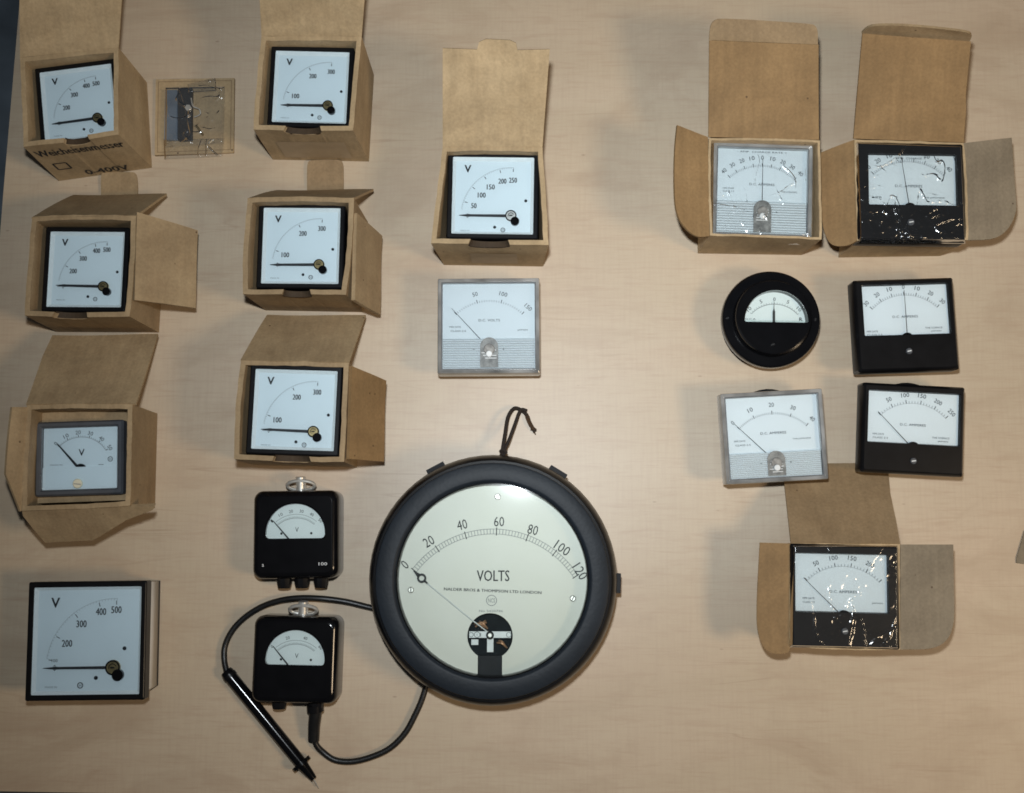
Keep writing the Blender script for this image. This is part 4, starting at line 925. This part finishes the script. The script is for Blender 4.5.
    by = MB(); by.box(mx - 11.5 * s, mx + 11.5 * s, my - 42 * s, my - 20 * s, zd - .0118, zd - .005); by.build('magnet_block', M['dark'], root)
    # printing
    z = zd + .0003; pr = MB(); fine = MB(); cx, cy = X(492.5), Y(632.8)
    ra, rb_ = 98.5 * s, 105 * s
    aL, aR = 142.6, 33.6
    arc(fine, cx, cy, ra, aR, aL, .45 * s, z, 60); arc(fine, cx, cy, rb_ - 1.5 * s, aR, aL, .45 * s, z, 60)
    for k in range(61):
        aa = aL - (aL - aR) * k / 60; tick(fine, cx, cy, ra, rb_ - 1.5 * s, aa, .5 * s, z)
    for k, (t, x, y, rt) in enumerate((('0', 402.4, 565.5, 45), ('20', 426.6, 542, 30), ('40', 460.5, 525, 14), ('60', 498.4, 521.7, 0), ('80', 533, 530, -14), ('100', 563, 548.5, -35), ('120', 581, 572, -58))):
        aa = aL - (aL - aR) * k / 6; tick(pr, cx, cy, ra - 1.5 * s, rb_, aa, .9 * s, z + .0001)
        put_text(pr, t, X(x), Y(y), z + .0001, 10 * s, (5.7 * len(t) - 1) * s, R(rt))
    put_text(pr, 'VOLTS', X(492.4), Y(576.5), z + .0001, 11 * s, 33 * s); put_text(pr, 'VOLTS', X(492.7), Y(576.5), z + .00015, 11 * s, 33 * s)
    put_text(pr, 'NALDER BROS & THOMPSON LTD LONDON', X(492), Y(591.6), z + .0001, 2.9 * s, 99 * s, R(-2)); put_text(pr, 'NALDER BROS & THOMPSON LTD LONDON', X(492.2), Y(591.6), z + .00015, 2.9 * s, 99 * s, R(-2))
    put_text(fine, 'No 5420746', X(490.5), Y(611.8), z, 2.2 * s, 24 * s)
    arc(fine, X(491), Y(601.3), 5.2 * s, 0, 360, .6 * s, z, 24); put_text(fine, 'NCS'[:3], X(491), Y(601.3), z, 4.2 * s, 7 * s)
    fine.build('fine_graduations', M['ink_grey'], root, sharp=0, flat_quads=True); pr.build('scale_printing', M['ink'], root, sharp=0, flat_quads=True)
    # spade pointer with ring and thin glass stem
    p0, p1, pt_, hubp = V((X(411.5), Y(571.5), 0)), V((X(420), Y(579), 0)), V((X(426), Y(584), 0)), V((mx - .5 * s, my + 3 * s, 0))
    d = (p1 - p0).normalized(); n = V((-d.y, d.x, 0)); pm = MB(); zz = zd + .0022
    pm.prism([tuple((p0 + n * .3 * s).xy), tuple((p0 - n * .3 * s).xy), tuple((p1 - d * 4 * s - n * 2.2 * s).xy), tuple((p1 - d * 4 * s + n * 2.2 * s).xy)][::-1], zz, zz + .0005)
    arc(pm, p1.x, p1.y, 3.7 * s, 0, 360, 2.2 * s, zz + .0005, 28); tail = p1 + d * 4 * s
    pm.prism([tuple((tail + n * 1.2 * s).xy), tuple((tail - n * 1.2 * s).xy), tuple((tail + d * 6 * s - n * .5 * s).xy), tuple((tail + d * 6 * s + n * .5 * s).xy)][::-1], zz, zz + .0005)
    po = pm.build('pointer', M['ink'], root)
    tube([(tail + d * 4 * s) + V((0, 0, zz + .0003)), V((X(473), Y(622), zz + .0003)), hubp + V((0, 0, zz - .0005))], .0005, 8, None, 2, False).build('pointer_stem', M['alu'], po)
    for x, y in ((497, 496.5), (409, 591), (573.5, 599)): screw(root, X(x), Y(y), zd, 3.2 * s)
    gl = MB(); gl.prism(circ(97.2 * s, n=96), .0625, .0636); gl.build('window_glass', M['glass_b'], root)
    # mounting lugs round the rear flange
    for px_, py_, ang in ((434.7, 466, 118), (559, 470, 58.5), (617.5, 584.7, -2)):
        a = R(ang); e = V((math.cos(a), math.sin(a), 0)); t = V((-e.y, e.x, 0)); b = MB(); hw = 10.5 * s
        cs = [e * (ro - .003) - t * hw, e * (ro + 4.5 * s) - t * (hw - .6 * s), e * (ro + 4.5 * s) + t * (hw - .6 * s), e * (ro - .003) + t * hw]
        b.prism([(p.x, p.y) for p in cs], .030, .037); b.build('mounting_lug', M['dark'], root)
    for ang in (20, 140, 262):
        a = R(ang); disc(.006, 0, .0088, ro * .8 * math.cos(a), ro * .8 * math.sin(a), .0005, 20).build('rear_foot', M['satin'], root)
    # cord loop for hanging
    Q = lambda px, py, z_: P(px, py, z_) - V((c.x, c.y, 0))
    tube([Q(502, 458, .028), Q(502.5, 450, .024), Q(505, 434, .018), Q(508, 417, .012), Q(514, 408.5, .006), Q(521, 410, .003), Q(527, 415.5, .003), Q(530, 423, .003), Q(535, 432, .003)], .0017, 8).build('hanging_cord', M['cord'], root)
    tube([Q(503.5, 458, .028), Q(504.5, 450, .024), Q(509, 440, .019), Q(515, 424, .013), Q(519, 413, .009), Q(522, 409.5, .0065), Q(527, 411, .006)], .0016, 8).build('hanging_cord', M['cord'], root)
    tube([Q(500.5, 452, .0255), Q(503.5, 449.5, .028), Q(506, 453, .0255)], .0018, 8).build('cord_knot', M['cord'], root)
    fr_ = MB(); random.seed(5)
    for k in range(7):
        j = random.uniform
        x0, y0 = 526 + j(-1, 3), 415 + j(-2, 3)
        tube([Q(x0, y0, .004), Q(x0 + 4 + j(-1, 1), y0 + 8 + j(-1, 1), .005), Q(534 + j(-3, 3), 431 + j(-2, 4), .003)], .0006, 5, fr_, 4)
    fr_.build('frayed_end', M['frayed'], root)
big_meter()

# ------------------------------------------------------------------ plastic film bags
def film_sheet(c4, z, amp, seed, nx=44, ny=40, edge_drop=.006, waves=((24, .045, 1.0), (48, .06, .7), (95, .10, .5), (150, .14, .3))):
    """clear film with sharp creases that run along the zero lines of a noise field"""
    q = [P(x, y, z) for x, y in c4]; o = sum(q, V((0, 0, 0))) / 4
    vs = []; fs = []
    for j in range(ny + 1):
        for i in range(nx + 1):
            u, v = i / nx, j / ny; p = q[0].lerp(q[1], u).lerp(q[3].lerp(q[2], u), v) - o
            h = 0
            for k, (sc, wd, am) in enumerate(waves):
                a = noise.noise(V((p.x * sc * (1.5 if k == 1 else .8) + seed * 3.1, p.y * sc * (.7 if k == 1 else 1.3), seed + k * 5.3)))
                m = max(0, noise.noise(V((p.x * 30 + k * 9, p.y * 30, seed * 2.7 + k))) + .12) * 2.2
                r = max(0, 1 - abs(a) / (wd * sc / 30)); h += am * r * r * min(m, 1.2)
            h += .12 * noise.noise(V((p.x * 22, p.y * 22, seed + 31)))
            e = min(u, 1 - u, v, 1 - v)
            d = edge_drop * max(0, 1 - e / .03) if edge_drop else 0
            vs.append((p.x, p.y, h * amp * min(1, e * 12 + .1) - d))
    for j in range(ny):
        for i in range(nx):
            a = j * (nx + 1) + i; fs.append((a, a + 1, a + nx + 2, a + nx + 1))
    return vs, fs, o
def wrap_bag(c4, z, label, seed, amp=.0013):
    vs, fs, o = film_sheet(c4, z, amp, seed, 150, 140)
    me = bpy.data.meshes.new('plastic_wrap'); me.from_pydata(vs, [], fs)
    ob = link('plastic_wrap', me, M['bagfilm'], None, o, sharp=0); me.shade_smooth()
    ob['label'] = label; ob['category'] = 'plastic wrap'; ob['group'] = 'clear film wraps over boxed meters'
wrap_bag([(711, 139), (817, 143), (815, 240), (710, 236.5)], .0652, 'crinkled clear film over the clear-fronted meter in its carton', 1)
wrap_bag([(855.5, 140), (964, 144), (968, 242), (858.5, 241.5)], .0675, 'crinkled clear film over the black meter in the carton at the top right', 2, .0018)
wrap_bag([(791.5, 543.5), (900.3, 544.5), (900.6, 650.5), (790, 648)], .0595, 'crinkled clear film over the black meter in the lowest carton at the right', 5, .0011)

def parts_bag():
    q = [P(x, y, .0) for x, y in ((157.2, 81), (235.4, 79.6), (234.3, 153.5), (156, 156.5))]; o = sum(q, V((0, 0, 0))) / 4
    card = thing('cardboard_square', 'flat square of cardboard lying under the small bag of parts', 'cardboard', (o.x, o.y, 0))
    mb = MB(); mb.prism([((p - o).x, (p - o).y) for p in reversed(q)], .0003, .004); mb.build('flat_sheet', M['kraft_a'], card)
    tr = MB()
    qi = [(p - o) for p in q]
    for i in range(4):
        a, b = qi[i] * .93, qi[(i + 1) % 4] * .93; line(tr, a.x, a.y, b.x, b.y, .0007, .0042)
    tr.build('score_lines', M['kraft_in'], card, sharp=0, flat_quads=True)
    zb = .0045
    root = thing('parts_bag', 'small clear plastic bag holding a black strip and a screw, on cardboard', 'plastic bag', (o.x, o.y, zb - .0003))
    c = V((o.x, o.y, zb))
    def Q(px, py, z): return P(px, py, z + zb) - c
    m = MB(); m.prism([tuple(Q(x, y, 0).xy) for x, y in ((193, 141.5), (193.5, 90), (180.5, 90.5), (180, 142))], .0003, .0075); m.build('black_strip', M['ink'], root)
    m = MB(); m.prism([tuple(Q(x, y, 0).xy) for x, y in ((178.5, 141), (179, 92), (167, 92), (166, 141.5))], .0003, .0055); m.build('foil_strip', M['backbag'], root)
    hx = Q(190, 110, .004); nut = MB(); nut.prism([(hx.x + .0030 * math.cos(R(60 * k)), hx.y + .0030 * math.sin(R(60 * k))) for k in range(6)], .0076, .011); nut.build('hex_nut', M['steel'], root)
    tube([Q(191, 98, .009), Q(193, 106, .011), Q(199, 109, .008), Q(200, 114, .006), Q(194, 117, .005)], .0006, 6).build('bent_wire', M['steel'], root)
    tube([Q(196, 125, .002), Q(203, 135, .002)], .0011, 8).build('small_screw', M['brass'], root)
    for c4, z, sd in (([(165, 87), (224.5, 86), (223, 143), (164.5, 147)], .014, 21), ([(187, 84), (215, 77.5), (216, 90), (188, 92)], .017, 12), ([(163, 139), (224, 138), (222, 156), (164, 159)], .0075, 17)):
        vs, fs, oo = film_sheet(c4, z, .0020, sd, 90, 84, .0012)
        me = bpy.data.meshes.new('bag_film'); me.from_pydata([tuple(V(v) + oo - c) for v in vs], [], fs); link('bag_film', me, M['bagclear'], root, sharp=0)
        me.shade_smooth()
parts_bag()

# thin grey sheet added for a shadow-like patch at the right edge
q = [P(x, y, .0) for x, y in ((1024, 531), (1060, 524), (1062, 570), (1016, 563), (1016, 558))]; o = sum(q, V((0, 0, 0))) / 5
gc = thing('shadow_sheet', 'thin greyish sheet added for a shadow-like patch at the right table edge', 'shadow patch', (o.x, o.y, 0))
mb = MB(); mb.prism([((p - o).x, (p - o).y) for p in reversed(q)], .0003, .0015); mb.build('flat_sheet', M['kraft_grey'], gc)
for ob in bpy.data.objects:
    if '_h' in ob.keys(): del ob['_h']
